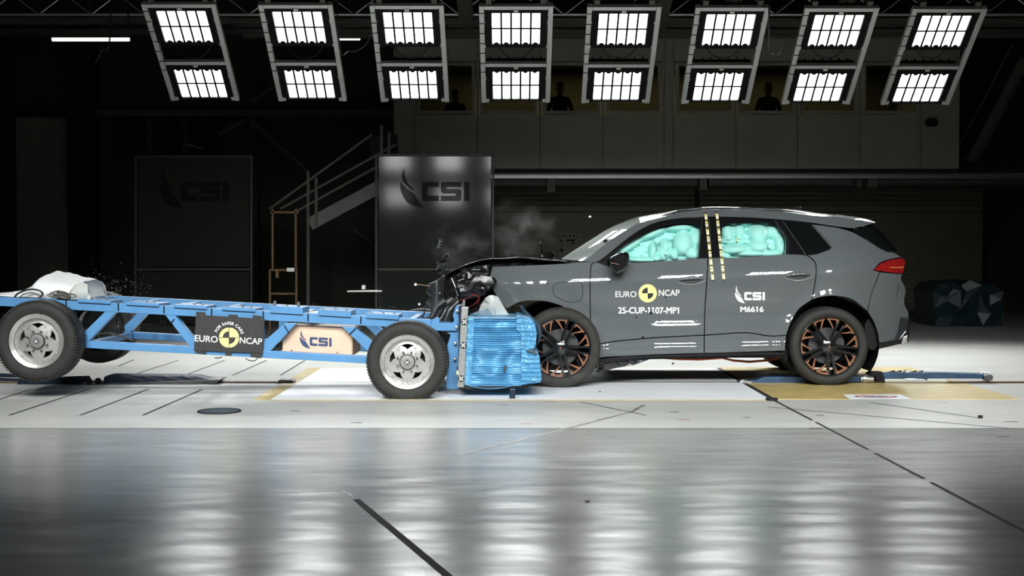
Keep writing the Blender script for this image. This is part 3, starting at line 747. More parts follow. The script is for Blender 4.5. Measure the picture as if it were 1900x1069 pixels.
panel('lower_trim', [(1307.3, 622.6), (1330, 621), (1386, 618), (1428, 624), (1458.8, 623), (1457, 642), (1457, 651), (1330, 655), (1307, 655.5)], 'paint', door_r)
panel('rear_quarter', [(1514, 471.7), (1540, 462.6), (1543, 457), (1507, 416.3), (1527, 418.5), (1556, 423), (1580, 430), (1604, 443), (1632, 461), (1644, 466.5), (1658, 469), (1673, 477.5), (1652, 481), (1633, 488), (1620.5, 501.5), (1632, 504.5), (1617, 545), (1613, 560), (1609, 577), (1580, 555), (1546, 549), (1520, 552), (1507, 556.5), (1513.5, 520), (1515, 500), (1513, 487.5), (1506, 479), (1496.5, 473.3)], 'paint', car)
panel('rear_bumper', [(1633, 505), (1674, 509), (1672, 518), (1680, 536), (1678, 564), (1686, 583), (1679, 614), (1668, 629), (1628, 637), (1624, 604), (1610, 578), (1613.5, 560), (1617.5, 545)], 'paint', car)
panel('roof_side_rail', [(1084, 485), (1128, 450), (1154, 432), (1188, 413.5), (1230, 403), (1260, 395), (1289, 391), (1330, 389.5), (1410, 391), (1470, 395.5), (1504, 400), (1538, 402.5), (1588, 408.5), (1617, 414.5), (1584, 423), (1556, 420.5), (1504, 413), (1450, 407.5), (1390, 403.5), (1330, 402), (1300, 402.5), (1260, 405), (1220, 412), (1190, 425), (1160, 445), (1132, 468), (1106, 486)], 'paint', car, gap=0)
FG = [(1142, 470), (1156, 457), (1178, 444), (1200, 432.5), (1230, 420.5), (1264, 415.5), (1296, 416.5), (1299, 421), (1295, 478), (1240, 482), (1200, 485), (1150, 487.5), (1139, 486)]
RG = [(1339, 421), (1346, 415.5), (1410, 413), (1436, 417), (1446, 426), (1458, 445), (1458, 471.5), (1400, 475), (1342, 478.5), (1338.5, 470)]
trim = panel('window_surround', [(1107, 487), (1132, 469), (1160, 446), (1190, 426), (1220, 413), (1260, 406), (1300, 403.5), (1390, 404.5), (1450, 408.5), (1504, 414), (1507, 416.5), (1542.5, 457), (1539, 462), (1513, 471.2), (1496, 473), (1462, 471.5), (1360, 477.5), (1315, 478.2), (1294, 479), (1170, 487.5), (1140, 490), (1126, 493)], 'black_gloss', car, off(.007), holes=(FG, RG), gap=0, lip=.03)
panel('front_side_window', FG, 'clear_glass', trim, off(.016), gap=-.004, lip=.004)
panel('rear_side_window', RG, 'clear_glass', trim, off(.016), gap=-.004, lip=.004)
panel('quarter_window', [(1455, 412), (1503, 417.5), (1540, 457.5), (1536, 461), (1513, 469), (1497, 471.3)], 'dark_glass', trim, off(.002), gap=0, lip=.006)
mb = MB()
for pts in ([(1110, 484), (1134, 466), (1162, 443.5), (1191, 424), (1221, 411), (1260, 404.5), (1300, 402.8)], [(1438, 409), (1448, 425), (1461.5, 444), (1462, 471)], [(1452.5, 410), (1495, 472)], [(1506, 417), (1541.5, 457.5), (1556, 455)], [(1316, 405), (1320, 478)], [(1303, 406), (1296.5, 478)]):
    mb = MB(); strip_on(mb, smooth_pts(pts, 4, 40, False), .0035, off(.002)); mb.build('window_molding', 'steel_dark', trim, smooth=40)
# far side shell, closes the car; floor pan and dark interior
outline = [(914, 495), (1084, 485), (1128, 450), (1188, 413.5), (1260, 395), (1330, 389.5), (1470, 395.5), (1588, 408.5), (1617, 414.5), (1584, 424), (1632, 461), (1673, 478), (1680, 536), (1686, 583), (1668, 629), (1628, 637), (1608, 577), (1546, 549), (1482, 574), (1457, 651), (1306, 655), (1104, 666), (1092, 614), (1046, 570), (996, 558), (940, 573)]
panel('far_body_side', outline, 'paint', car, mirror=True, holes=(FG, RG))
mb = MB(); mb.prism_px([(1098, 664), (1160, 660), (1306, 655), (1457, 650), (1462, 664), (1330, 664), (1200, 667), (1104, 676)], YN_ + .06, 1.70); mb.build('underbody', 'black', car)
mb = MB(); mb.prism_px([(1104, 667), (1160, 661.5), (1306, 656), (1457, 651.5), (1458, 660), (1330, 662), (1200, 666), (1108, 676)], YN_ + .035, .1); mb.build('sill_trim', 'black', car, bevel=.008)
mb = MB(); mb.prism_px([(1120, 640), (1120, 520), (1300, 500), (1460, 500), (1470, 560), (1450, 640)], YN_ + .25, 1.3); mb.build('cabin_interior', 'black', car)
mb = MB(); mb.prism_px([(1455, 560), (1470, 480), (1520, 425), (1590, 432), (1650, 475), (1668, 530), (1655, 600), (1615, 560), (1546, 540), (1495, 555)], YN_ + .34, 1.15); mb.build('luggage_compartment', 'black', car)
mb = MB(); mb.prism_px([(1062, 520), (1120, 500), (1120, 640), (1104, 655), (1100, 610), (1075, 580), (1062, 566)], YN_ + .12, 1.5); mb.build('bulkhead', 'black', car)
# lofted surfaces across the width
def loft(name, near, cen, m, parent, n=24, pw=2.6, mir=True):
    A = near; B = cen; K = len(A); vs = []; N = n + 1
    for a, b in zip(A, B):
        for j in range(N):
            u = -1 + 2 * j / n; t = abs(u) ** pw; hw = YCAR - a.y
            vs.append(Vector((b.x + (a.x - b.x) * t, YCAR + u * hw, b.z + (a.z - b.z) * t)))
    fs = [(i * N + j, i * N + j + 1, (i + 1) * N + j + 1, (i + 1) * N + j) for i in range(K - 1) for j in range(n)]
    mb = MB(); mb.add(vs, fs); o = mb.build(name, m, parent, smooth=50, recalc=False)
    return o
def nearpts(pts, n=5, d=0): return [CP(p.x, p.y, off(d)) for p in smooth_pts(pts, n, 60, False)]
def cenpts(pts, n=5): return [W(p.x, p.y, YCAR) for p in smooth_pts(pts, n, 60, False)]
loft('windshield', nearpts([(1084, 484.5), (1128, 449.5), (1154, 431.5), (1188, 413)]), cenpts([(1042, 481), (1096, 446), (1134, 422.5), (1178, 404)]), 'windshield', car, pw=3)
loft('roof', nearpts([(1188, 413), (1230, 402.5), (1260, 394.5), (1289, 390.5), (1330, 389), (1410, 390.5), (1470, 395), (1504, 399.5), (1538, 402), (1588, 408), (1616, 414)]), cenpts([(1178, 404), (1230, 394.5), (1262, 389), (1289, 386.2), (1330, 385.5), (1410, 387), (1470, 391), (1504, 396), (1538, 399.5), (1590, 407), (1611, 413)]), 'black_gloss', car, pw=3)
loft('rear_spoiler', nearpts([(1538, 402), (1588, 408), (1616, 414), (1584, 423)], 4, -.001), cenpts([(1538, 398.8), (1590, 406.3), (1612, 413), (1590, 421)], 4), 'paint', car, pw=4)
loft('tailgate_glass', nearpts([(1580, 428), (1604, 442), (1632, 460), (1645, 466)], 5, .004), cenpts([(1604, 418), (1616, 430), (1631, 447), (1647, 466)]), 'dark_glass', car, pw=5)
nb = nearpts([(1644, 466.3), (1658, 469), (1672, 478), (1679, 486), (1673, 509), (1672, 518), (1680, 536), (1678, 564), (1686, 583), (1679, 614), (1668, 629)], 3, .003)
loft('tailgate', nb, [Vector((p.x + .05, YCAR, p.z)) for p in nb], 'paint', car, pw=3)
tl = panel('tail_light', [(1673, 478.5), (1652, 482), (1634, 489), (1621.5, 501.3), (1645, 505), (1675, 508), (1679, 492), (1680.5, 483.5)], 'red_light', car, off(-.006))
mb = MB(); strip_on(mb, [(1652, 496), (1664, 496.5), (1676, 496)], .006, off(-.010)); mb.build('light_bar', mat('amber_lens', (.6, .18, .03), .15), tl)
mb = MB(); mb.prism_px([(1628, 637), (1668, 630), (1680, 614), (1686, 590), (1688, 600), (1688, 622), (1686, 635), (1628, 648.5)], YN_ + .16, 1.5)
df = mb.build('rear_diffuser', 'black_gloss', car, bevel=.006)
mb = MB(); mb.prism_px([(1672, 640), (1676, 626), (1684, 622), (1683, 637)], YN_ + .145, .03); mb.build('exhaust_trim', 'steel', df, bevel=.004)
# shark fin and roof rails
mb = MB(); mb.prism_px([(1466, 393), (1480, 385), (1487, 384), (1489, 391.5)], YCAR - .02, .04); mb.build('antenna_fin', 'black_gloss', car, bevel=.008)
for s in (0, 1):
    P = [CP(p.x, p.y, off(.05)) for p in smooth_pts([(1228, 402.5), (1240, 397.5), (1262, 391.5), (1289, 387.8), (1330, 386.3), (1410, 388), (1450, 390.5), (1488, 396), (1503, 400)], 4, 60, False)]
    if s: P = [Vector((p.x, 2 * YCAR - p.y, p.z)) for p in P]
    mb = MB(); mb.tube(P, .011, 8); mb.build('roof_rail', 'black_gloss', car, smooth=60)
# arch liners
def liner(c, r, name, sq=1.0):
    mb = MB(); vs = []; n = 26
    for k in range(n + 1):
        a = R(-35 + 250 * k / n); x, z = c.x + r * math.cos(a) * sq, c.z + r * math.sin(a)
        vs += [(x, YN_ + .03, z), (x, YN_ + .42, z)]
    mb.add(vs, [(2 * i, 2 * i + 2, 2 * i + 3, 2 * i + 1) for i in range(n)])
    ring = [(c.x + r * math.cos(R(-35 + 250 * k / n)) * sq, YN_ + .42, c.z + r * math.sin(R(-35 + 250 * k / n))) for k in range(n + 1)]
    mb.add(ring, [tuple(range(n + 1))]); return mb.build(name, 'black', car)
liner(W(1546, 640, YN_), .425, 'arch_liner'); liner(W(1022, 646, YN_), .42, 'arch_liner')
mb = MB(); mb.prism_px([(1604, 604), (1612, 590), (1624, 610), (1628, 640), (1622, 650), (1612, 648)], YN_ + .09, .2); mb.build('mud_flap', 'black', car)
mb = MB(); mb.prism_px([(1455, 640), (1460, 650), (1462, 669), (1456, 669)], YN_ + .05, .2); mb.build('mud_flap', 'black', car)

# wheels
def annulus(mb, r0, r1, a0, a1, y, d, mi, n=10):
    P = [(r1 * math.cos(R(a0 + (a1 - a0) * i / n)), r1 * math.sin(R(a0 + (a1 - a0) * i / n))) for i in range(n + 1)]
    Q = [(r0 * math.cos(R(a0 + (a1 - a0) * i / n)), r0 * math.sin(R(a0 + (a1 - a0) * i / n))) for i in range(n, -1, -1)]
    mb.prism(P + Q, y, y + d, mi)
def quad_prism(mb, pts, y, d, mi=None): mb.prism(pts, y, y + d, mi)
def pol(r, a): return (r * math.cos(R(a)), r * math.sin(R(a)))
def make_wheel(parent, loc, rot=0, tm='tyre'):
    RT, RR = .357, .272
    mb = MB(); mb.lathe([(RR - .012, .0), (RR + .004, -.012), (RR + .02, -.018), (RT - .05, -.022), (RT - .022, -.014), (RT - .006, .004), (RT, .03), (RT, .075), (RT - .005, .08), (RT, .085), (RT, .14), (RT - .005, .145), (RT, .15), (RT, .20), (RT - .01, .225), (RT - .05, .24), (RR, .225)], n=72)
    for k in range(60):
        a = R(6 * k); mb.box((.352 * math.cos(a), .012, .352 * math.sin(a)), (.004, .022, .012), Matrix.Rotation(-a, 3, 'Y'))
    wh = mb.build('wheel', tm, parent, smooth=40, local=True); wh.location = Vector(loc) - wloc(parent)
    mb = MB(); mb.lathe([(RR + .004, -.010), (RR - .004, -.014), (RR - .014, -.008), (RR - .022, .03), (RR - .03, .2), (RR, .22)], n=60); mb.build('rim_barrel', 'black_gloss', wh, smooth=40, local=True)
    mb = MB(); RS = RR - .008
    for k in range(5):
        b = 72 * k + 61 + rot
        for s in (-1, 1):
            p = Vector(pol(1, b)); n = Vector((-p.y, p.x)); 
            i0 = p * .035 + n * s * .018; o0 = p * RS * .985 + n * s * .030; hw0, hw1 = .013, .009
            mb.prism([tuple(i0 - n * hw0), tuple(o0 - n * hw1), tuple(o0 + n * hw1), tuple(i0 + n * hw0)], .008 if s > 0 else .006, .05, 0)
    mb.lathe([(.0005, -.004), (.032, -.004), (.05, .004), (.072, .012), (.075, .05)], n=30, mi=0)
    for k in range(5):
        x, z = pol(.058, 72 * k + 25 + rot); mb.cyl((x, .0, z), (x, .02, z), .010, 10, 0)
    mb.build('spokes', 'black_gloss', wh, smooth=30, local=True, bevel=.003)
    mb = MB()
    for k in range(5):
        g = 72 * k + 97 + rot
        for s in (-1, 1):
            mb = MB(); annulus(mb, RS - .022, RS, g + s * 2.2 if s > 0 else g - 27, g + 27 if s > 0 else g - 2.2, .002, .03, 0, 8)
            a = pol(RS - .002, g + s * 2.2); b = pol(RS - .004, g + s * 7.5); c = pol(RS * .62, g + s * 22.5); d = pol(RS * .62, g + s * 19.5)
            quad_prism(mb, [a, b, c, d], .003, .03)
            e1, e2, e3 = pol(RS - .002, g + s * 27), pol(RS - .002, g + s * 21), pol(RS - .055, g + s * 25.5); quad_prism(mb, [e1, e2, e3], .004, .03)
            mb.build('copper_insert', 'copper', wh, local=True, bevel=.002)
    mb = MB(); mb.lathe([(.0005, .10), (.165, .10), (.165, .125), (.0005, .125)], n=40); mb.build('brake_disc', 'dark_grey', wh, smooth=30, local=True)
    mb = MB(); tri = [pol(.016, 90), pol(.016, 210), pol(.016, 330)]
    for i in range(3):
        a, b = Vector(tri[i]), Vector(tri[(i + 1) % 3]); mb.prism([tuple(a), tuple(b), tuple(b * .45), tuple(a * .45)], -.007, -.003)
    mb.build('hub_emblem', 'copper', wh, local=True)
    return wh
wr = W(1538.5, 643.5, YN_ + .03)
make_wheel(car, (wr.x, YN_ + .03, .357))
wf = W(1040, 646, YN_ - .16)
fw = make_wheel(car, (wf.x, YN_ - .16, .357), 6, 'tyre_dusty'); fw.rotation_euler = (0, 0, R(-3))
c1 = copy_tree(wr_ := car.children[[c.name for c in car.children].index('wheel')], car)
c1.rotation_euler = (0, 0, math.pi); c1.location = Vector((wr.x, 2 * YCAR - YN_ - .03, .357)) - wloc(car)
mb = MB(); mb.box((wr.x - .02, YCAR, .30), (.12, 1.4, .1)); mb.tube([(wr.x, YN_ + .2, .357), (wr.x, YCAR * 2 - YN_ - .2, .357)], .05, 12); mb.build('rear_axle', 'black', car)

# door handles, charge flap, calibration tapes, lettering, mirror
for dr, cx, cyy in ((door_f, 1283, 519.5), (door_r, 1482.5, 512)):
    P = [(cx + 25.5 * math.cos(R(a)) * (1 if abs(math.sin(R(a))) < .9 else .99), cyy - (8.5 if math.sin(R(a)) < 0 else 7) * math.sin(R(a)) - .05 * (25 * math.cos(R(a)))) for a in range(0, 360, 15)]
    h = panel('door_handle', P, 'paint', dr, off(-.002), sm=False, gap=0, lip=.004)
    mb = MB(); mb.tube([CP(x, y - .05 * (x - cx), off(-.022)) for x, y in ((cx - 22, cyy - 1), (cx - 12, cyy - 3), (cx, cyy - 3.6), (cx + 12, cyy - 3), (cx + 22, cyy - 1))], [.006, .014, .016, .014, .006], 10); mb.build('handle_grip', 'paint', dr, smooth=60)
    P = [(cx - 17, cyy + 1.5), (cx + 17, cyy + .2), (cx + 10, cyy + 5.5), (cx - 10, cyy + 6)]
    panel('handle_recess', P, 'dark_grey', dr, off(-.0035), gap=0, lip=.003)
    mb = MB(); strip_on(mb, [(cx + 25 * math.cos(R(a)), cyy - 8.3 * math.sin(R(a)) - .05 * 25 * math.cos(R(a))) for a in range(185, 356, 10)], .0025, off(-.002)); mb.build('handle_edge', 'alu', dr, smooth=60)
CF = smooth_pts([(1026.5, 537), (1028, 529), (1036, 525), (1074, 523.5), (1080, 527), (1081, 535), (1080.5, 550), (1076, 557), (1060, 561), (1046, 557.5), (1028, 547)], 4, 80)
fl_ = panel('charge_flap', CF, 'paint', fender, off(-.001), sm=False, gap=0, lip=.002)
mb = MB(); mb.tube([CP(p.x, p.y, off(.0)) for p in CF], .0028, 6, closed=True); mb.build('flap_gap', 'black', fender)
for dr, pts in ((door_f, ((1309, 394), (1309.8, 403), (1323, 522))), (door_r, ((1329.7, 393), (1330.6, 403), (1343.5, 521)))):
    mb = MB(); random.seed(7); N = 46
    for i in range(N):
        t0, t1 = i / N, (i + .98) / N
        def at(t, s):
            x = pts[0][0] + (pts[2][0] - pts[0][0]) * t; y = pts[0][1] + (pts[2][1] - pts[0][1]) * t
            return CP(x + s * 2.5, y, off(-.005))
        mi = 1 if i % 5 == 0 else (2 if i % 5 == 3 else 0)
        if mi == 0 and i % 2:
            for s0, s1, q in ((-1, -.2, 0), (-.2, .35, 1), (.35, 1, 0)): mb.add([at(t0, s0), at(t0, s1), at(t1, s1), at(t1, s0)], [(0, 1, 2, 3)], q)
        else: mb.add([at(t0, -1), at(t0, 1), at(t1, 1), at(t1, -1)], [(0, 1, 2, 3)], mi)
    tp = mb.build('calibration_tape', ['yellow_mark', 'black_mark', 'white_mark'], dr)
    tag(tp, 'yellow and black marked tape strip')
mb = MB(); text_fit(mb, 'EURO', (1141.8, 540.5, 1181, 551.3), decal, .012); mb.build('lettering', 'white_mark', door_f)
mb = MB(); text_fit(mb, 'NCAP', (1222.3, 537.7, 1260.8, 549.2), decal, .012); mb.build('lettering', 'white_mark', door_f)
mb = MB(); text_fit(mb, '25-CUP-1107-MP1', (1147, 570, 1260, 582), decal, .03); mb.build('lettering', 'white_mark', door_f)
mb = MB(); roundel(mb, 1201.8, 544.3, 17, decal, 0, 1, .62); mb.build('roundel', ['yellow_mark', 'black_mark'], door_f)
mb = MB(); logo(mb, (1363.7, 529.5, 1419.3, 563), decal); mb.build('logo', 'white_mark', door_r)
mb = MB(); text_fit(mb, 'M6616', (1373.6, 568.8, 1416.8, 579.2), decal, .03); mb.build('lettering', 'white_mark', door_r)
def lump(mb, rings):
    """rings of (list of points) joined and capped"""
    n = len(rings[0]); vs = [p for r in rings for p in r]; K = len(rings)
    fs = [(i * n + k, i * n + (k + 1) % n, (i + 1) * n + (k + 1) % n, (i + 1) * n + k) for i in range(K - 1) for k in range(n)]
    fs += [tuple(range(n)), tuple((K - 1) * n + k for k in reversed(range(n)))]; mb.add(vs, fs)
def lump_px(mb, poly, Y0, Y1, prof_=((0, .72), (.12, .93), (.35, 1.0), (.75, .95), (1, .62)), n=4, shift=(0, 0)):
    P = smooth_pts(poly, n, 45); c = sum(P, Vector((0, 0))) / len(P)
    lump(mb, [[W(c.x + (p.x - c.x) * s + shift[0] * t, c.y + (p.y - c.y) * s + shift[1] * t, Y0 + (Y1 - Y0) * t) for p in P] for t, s in prof_])
mb = MB(); lump_px(mb, [(1131, 482), (1134, 476), (1156, 467.5), (1166, 469.5), (1169, 476), (1163, 499), (1152, 506), (1144, 508.5), (1134, 498)], YN_ - .20, YN_ + .03)
mir = mb.build('wing_mirror', 'black_gloss', door_f, smooth=45)
mb = MB(); mb.bar(W(1134, 488, YN_ - .212), W(1148, 491, YN_ - .215), .006, .018, up=(0, 1, 0)); mb.build('mirror_trim', 'copper', mir)
mb = MB(); mb.bar(W(1140, 490, YN_ - .0), W(1130, 488, YN_ + .10), .07, .05); mb.build('mirror_foot', 'black_gloss', mir, bevel=.01)
mb = MB(); lump_px(mb, [(1119, 448), (1122, 443), (1127, 446), (1129, 451), (1122, 451)], YN_ + .18, YN_ + .22); mb.build('sensor_cover', 'black', car)
# wiper end
mb = MB(); mb.tube([W(1078, 491, YN_ + .10), W(1084, 488, YN_ + .10), W(1090, 490, YN_ + .11)], .010, 6); mb.build('wiper_cap', 'black_torn', car)
# curtain airbags behind the side windows
def airbag(name, poly, lobes, depth, m='airbag'):
    def f(x, z):
        b = fbody(x, z) + depth; h = 0
        for cx, cz, rx, rz, rot_, amp, pw in lobes:
            dx, dz = x - cx, z - cz; c, s = math.cos(rot_), math.sin(rot_); u = (dx * c + dz * s) / rx; v = (-dx * s + dz * c) / rz
            q = u * u + v * v
            if q < 1: h = max(h, amp * (1 - q) ** pw)
        return b - h
    return panel(name, poly, m, car, f, gap=0, lip=.03, step=.016)
def lobes_px(L):
    out = []
    for px, py, rx, ry, rot_, amp, pw in L:
        c = CP(px, py, off(.08)); out.append((c.x, c.z, rx / 205, ry / 205, R(-rot_), amp * 1.7, pw))
    return out
airbag('curtain_airbag', [(1128, 492), (1146, 462), (1170, 442), (1200, 426), (1232, 414), (1264, 408), (1306, 410), (1304, 486), (1240, 488), (1180, 492)], lobes_px([
    (1172, 455, 34, 8, -33, .06, .5), (1212, 432, 34, 10, -22, .07, .5), (1262, 421, 32, 10, -4, .075, .5), (1268, 450, 20, 26, 8, .08, .45), (1293, 440, 14, 20, 0, .06, .5),
    (1212, 465, 8, 20, 8, .06, .5), (1236, 454, 13, 12, 0, .055, .5), (1231, 470, 12, 16, 0, .06, .45), (1250, 472, 9, 14, -30, .055, .5), (1190, 482, 30, 6, 2, .055, .5), (1218, 480, 10, 7, 0, .05, .5), (1288, 470, 18, 14, 0, .06, .5), (1188, 466, 18, 10, -30, .025, .5)]), .17)
airbag('curtain_airbag', [(1330, 486), (1332, 408), (1420, 405), (1450, 412), (1466, 440), (1468, 480)], lobes_px([
    (1352, 430, 14, 18, 0, .06, .5), (1373, 428, 12, 18, 0, .055, .5), (1408, 432, 22, 20, 0, .08, .45), (1436, 428, 16, 16, 20, .06, .5), (1447, 452, 12, 26, 0, .07, .5),
    (1408, 456, 22, 16, 0, .08, .45), (1364, 463, 30, 11, -4, .075, .5), (1366, 447, 34, 7, 0, .05, .5), (1395, 470, 34, 8, 0, .06, .5), (1346, 474, 14, 8, 20, .05, .5), (1428, 470, 22, 9, 0, .06, .5), (1390, 414, 60, 6, 0, .05, .5)]), .17)
mb = MB()
for px, py, r in ((1220, 447, 3.2), (1246, 441, 3.2), (1236, 470, 3), (1352, 441, 2.6), (1370, 440, 2.6), (1429, 457, 4), (1420, 431, 5)): mb.lathe([(.0005, -.004), (r / 205, -.002), (r / 205, .01)], CP(px, py, off(.03)), 14)
mb.build('airbag_patch', 'airbag_light', car)
mb = MB()
for px, py, q in ((1366, 446.5, 0), (1367, 449, 1), (1368, 445, 0)): mb.box(CP(px, py, off(.02)), (.012, .004, .014), None, q)
mb.build('airbag_tag', ['yellow_mark', 'black_mark'], car)
# orange high-voltage cable under the floor
mb = MB(); mb.tube([W(x, y, YN_ + .5) for x, y in ((1228, 664), (1262, 666.5), (1300, 667), (1340, 664), (1360, 669), (1390, 671.5), (1420, 669), (1446, 665))], .011, 8); mb.build('underfloor_cable', 'orange', car, smooth=60)

# ------------------------------------------------------------------ the wrecked front end (children of the car)
def crumple(name, poly, Y, depth, m, parent=car, amp=.03, dens=.03, seed=1, sm=False, smooth=None, back=True, n=4):
    rnd = random.Random(seed)
    P = smooth_pts(poly, n, 50) if sm else [Vector(p) for p in poly]
    Q = [W(p.x, p.y, Y) for p in P]; L = resample(dedupe([Vector((q.x, q.z)) for q in Q]), dens * 1.3); L = dedupe(L)
    xs = [p.x for p in L]; zs = [p.y for p in L]; lp = [tuple(p) for p in L]; pts = []
    k = int((max(xs) - min(xs)) * (max(zs) - min(zs)) / dens ** 2) + 6
    for _ in range(k):
        q = (rnd.uniform(min(xs), max(xs)), rnd.uniform(min(zs), max(zs)))
        if inside(q, lp) and min((Vector(q) - b).length for b in L) > dens * .4 and all((Vector(q) - Vector(o)).length > dens * .5 for o in pts): pts.append(q)
    ov, tr = cdt([lp], pts); nb_ = len(ov)
    vs = [Vector((p.x, Y + (rnd.uniform(-amp, amp) if i >= len(lp) else rnd.uniform(0, amp)), p.y)) for i, p in enumerate(ov)]
    mb = MB(); fs = []
    for t in tr:
        a, b, c = (vs[i] for i in t); fs.append(t if (b - a).cross(c - a).y < 0 else tuple(reversed(t)))
    mb.add(vs, fs)
    if back:
        nn = len(lp); b0 = list(range(nn))
        mb.add([vs[i] for i in b0] + [Vector((vs[i].x, vs[i].y + depth, vs[i].z)) for i in b0], [(i, (i + 1) % nn, nn + (i + 1) % nn, nn + i) for i in range(nn)])
        mb.add([Vector((vs[i].x, vs[i].y + depth, vs[i].z)) for i in b0], fill(lp))
    return mb.build(name, m, parent, smooth=smooth)
# hood: thin buckled sheet, near edge lifted
ht = smooth_pts([(820, 527), (828, 508), (848, 496), (880, 485), (912, 478.3), (940, 477), (970, 477.3), (1020, 480.2), (1058, 484.5)], 5, 60, False)
hb = [W(p.x, p.y, YN_ + .10) for p in ht]; K = len(hb); vs = []; NW = 10
for i, p in enumerate(hb):
    for j in range(NW + 1):
        t = j / NW; dz = -.012 * math.sin(t * math.pi) - .02 * t + .012 * noise.noise(Vector((p.x * 5, t * 4, 0)))
        vs.append(Vector((p.x + .04 * math.sin(t * 5) * (1 - i / K), p.y + t * 1.6, p.z + dz)))
hm = MB(); W1 = NW + 1
hm.add(vs, [(i * W1 + j, i * W1 + j + 1, (i + 1) * W1 + j + 1, (i + 1) * W1 + j) for i in range(K - 1) for j in range(NW)])
ho = hm.build('hood', ['paint', 'black_gloss'], car, smooth=60)
sd = ho.modifiers.new('solid', 'SOLIDIFY'); sd.thickness = .014; sd.offset = -1; sd.material_offset = 1; sd.material_offset_rim = 1
crumple('engine_bay', [(1084, 487.5), (1056, 486), (1020, 481.5), (970, 479.5), (940, 479.5), (912, 481), (880, 487), (850, 498), (832, 512), (824, 530), (836, 552), (846, 580), (880, 600), (930, 580), (940, 570), (922, 545), (912, 515), (914, 496), (990, 493), (1060, 488.5)], YN_ + .22, .9, 'black', amp=.02, dens=.05, seed=3)
crumple('inner_wing', [(846, 512), (862, 500), (880, 494), (903, 491), (908, 500), (905, 514), (880, 518), (858, 522)], YN_ + .10, .1, 'black_torn', amp=.03, dens=.025, seed=5)
hl = crumple('headlight', [(848, 523), (855, 512), (868, 508), (884, 510), (904, 513), (916, 515), (921.5, 521), (915, 533), (904, 544), (892, 550), (868, 556), (853, 560), (850, 545)], YN_ - .01, .2, 'headlight', amp=.016, dens=.030, seed=9, sm=True, smooth=40)
mb = MB(); mb.bar(W(838, 516, YN_ - .04), W(846, 535, YN_ - .05), .006, .022); mb.bar(W(844, 533, YN_ - .05), W(850, 549, YN_ - .04), .006, .026); mb.bar(W(846, 550, YN_ - .04), W(851, 560, YN_ - .03), .006, .018); mb.build('torn_bracket', 'steel', car)
random.seed(21)
for i in range(9):
    a = (random.uniform(846, 884), random.uniform(500, 545)); b = (a[0] + random.uniform(-14, 16), a[1] + random.uniform(-9, 12)); mb = MB()
    mb.bar(W(*a, YN_ - .05 + random.uniform(-.03, .05)), W(*b, YN_ - .02), .006, random.uniform(.008, .02), up=(random.uniform(-1, 1), -1, random.uniform(-1, 1))); mb.build('broken_bracket', random.choice(['black_torn', 'steel_dark', 'steel_dark', 'alu']), car)
# upright crossbeam and its hook
ub = crumple('radiator_support', [(811, 460), (812, 446), (815, 443.5), (820, 444.5), (821, 450), (819, 466), (819, 476), (822, 478), (826, 473), (830, 470.5), (833, 473), (829, 478), (824, 488), (829, 490), (831, 496), (827, 494), (824, 500), (822, 514), (822, 530), (826, 550), (830, 560), (822, 562), (818, 540), (812, 515), (809, 500), (810, 480)], YN_ - .05, .06, 'black', amp=.012, dens=.03, seed=4)
mb = MB()
for k, (x, y) in enumerate(((816.6, 447), (815.3, 452.5), (814, 458))): mb.tube([W(x + 2.2 * math.cos(a * .6), y + 2.2 * math.sin(a * .6), YN_ - .07) for a in range(10)], .004, 5)
mb.build('latch_plate', 'steel', ub)
mb = MB(); mb.tube([W(x, y, YN_ - .08) for x, y in ((826, 474), (830, 470.5), (833, 472), (833, 476))], .007, 6); mb.build('hook', 'steel_dark', ub)
crumple('latch_bracket', [(808, 498), (812, 491), (822, 488), (828, 487), (826, 494), (820, 501), (811, 503)], YN_ - .09, .05, 'dark_grey', amp=.02, dens=.03, seed=14)
# torn bumper cover, grille and ducts over the trolley nose
mb = MB(); rows = []
for i in range(9):
    t = i / 8; y = 522 + 46 * t; x0 = 791 + 6 * math.sin(t * 3) - 3 * t + (16 if i == 0 else 0) * (1 - t); row = []
    for j in range(13):
        s = j / 12; row.append(W(x0 + (826 - x0) * s, y - 12 * (1 - t) * s + 4 * math.sin(s * 3) * t, YN_ - .12 - .16 * math.sin(s * math.pi) + .02 * noise.noise(Vector((i, j, 1)))))
    rows.append(row)
mb.add([p for r in rows for p in r], [(i * 13 + j, i * 13 + j + 1, (i + 1) * 13 + j + 1, (i + 1) * 13 + j) for i in range(8) for j in range(12)])
bc = mb.build('bumper_cover', 'dark_grey', car, smooth=60); s_ = bc.modifiers.new('solid', 'SOLIDIFY'); s_.thickness = .006
mb = MB(); mb.tube([W(x, y, YN_ - .2) for x, y in ((826, 517), (812, 522), (800, 530), (792, 538), (792, 543), (798, 549), (812, 552), (824, 555))], .008, 6); mb.build('bumper_seam', 'steel_dark', bc, smooth=60)
crumple('bumper_duct', [(790, 560), (800, 564), (816, 566), (826, 556), (838, 552), (846, 556), (828, 570), (812, 588), (806, 596), (794, 596), (800, 578)], YN_ - .25, .2, 'black_torn', amp=.035, dens=.03, seed=31)
for k, (a, b, c_) in enumerate((((846, 558), (814, 600), .035), ((838, 556), (806, 592), .03), ((850, 560), (822, 604), .03), ((826, 558), (800, 590), .025))):
    mb = MB(); p, q = W(*a, YN_ - .35 - .04 * k), W(*b, YN_ - .40 - .03 * k); mid = (p + q) / 2 + Vector((-.01, 0, .025)); mb.tube([p, mid, q], [c_, c_ * 1.1, c_ * .8], 8); mb.build('air_duct', ['black_torn', 'dark_grey'][k % 2], car, smooth=60)
mb = MB()
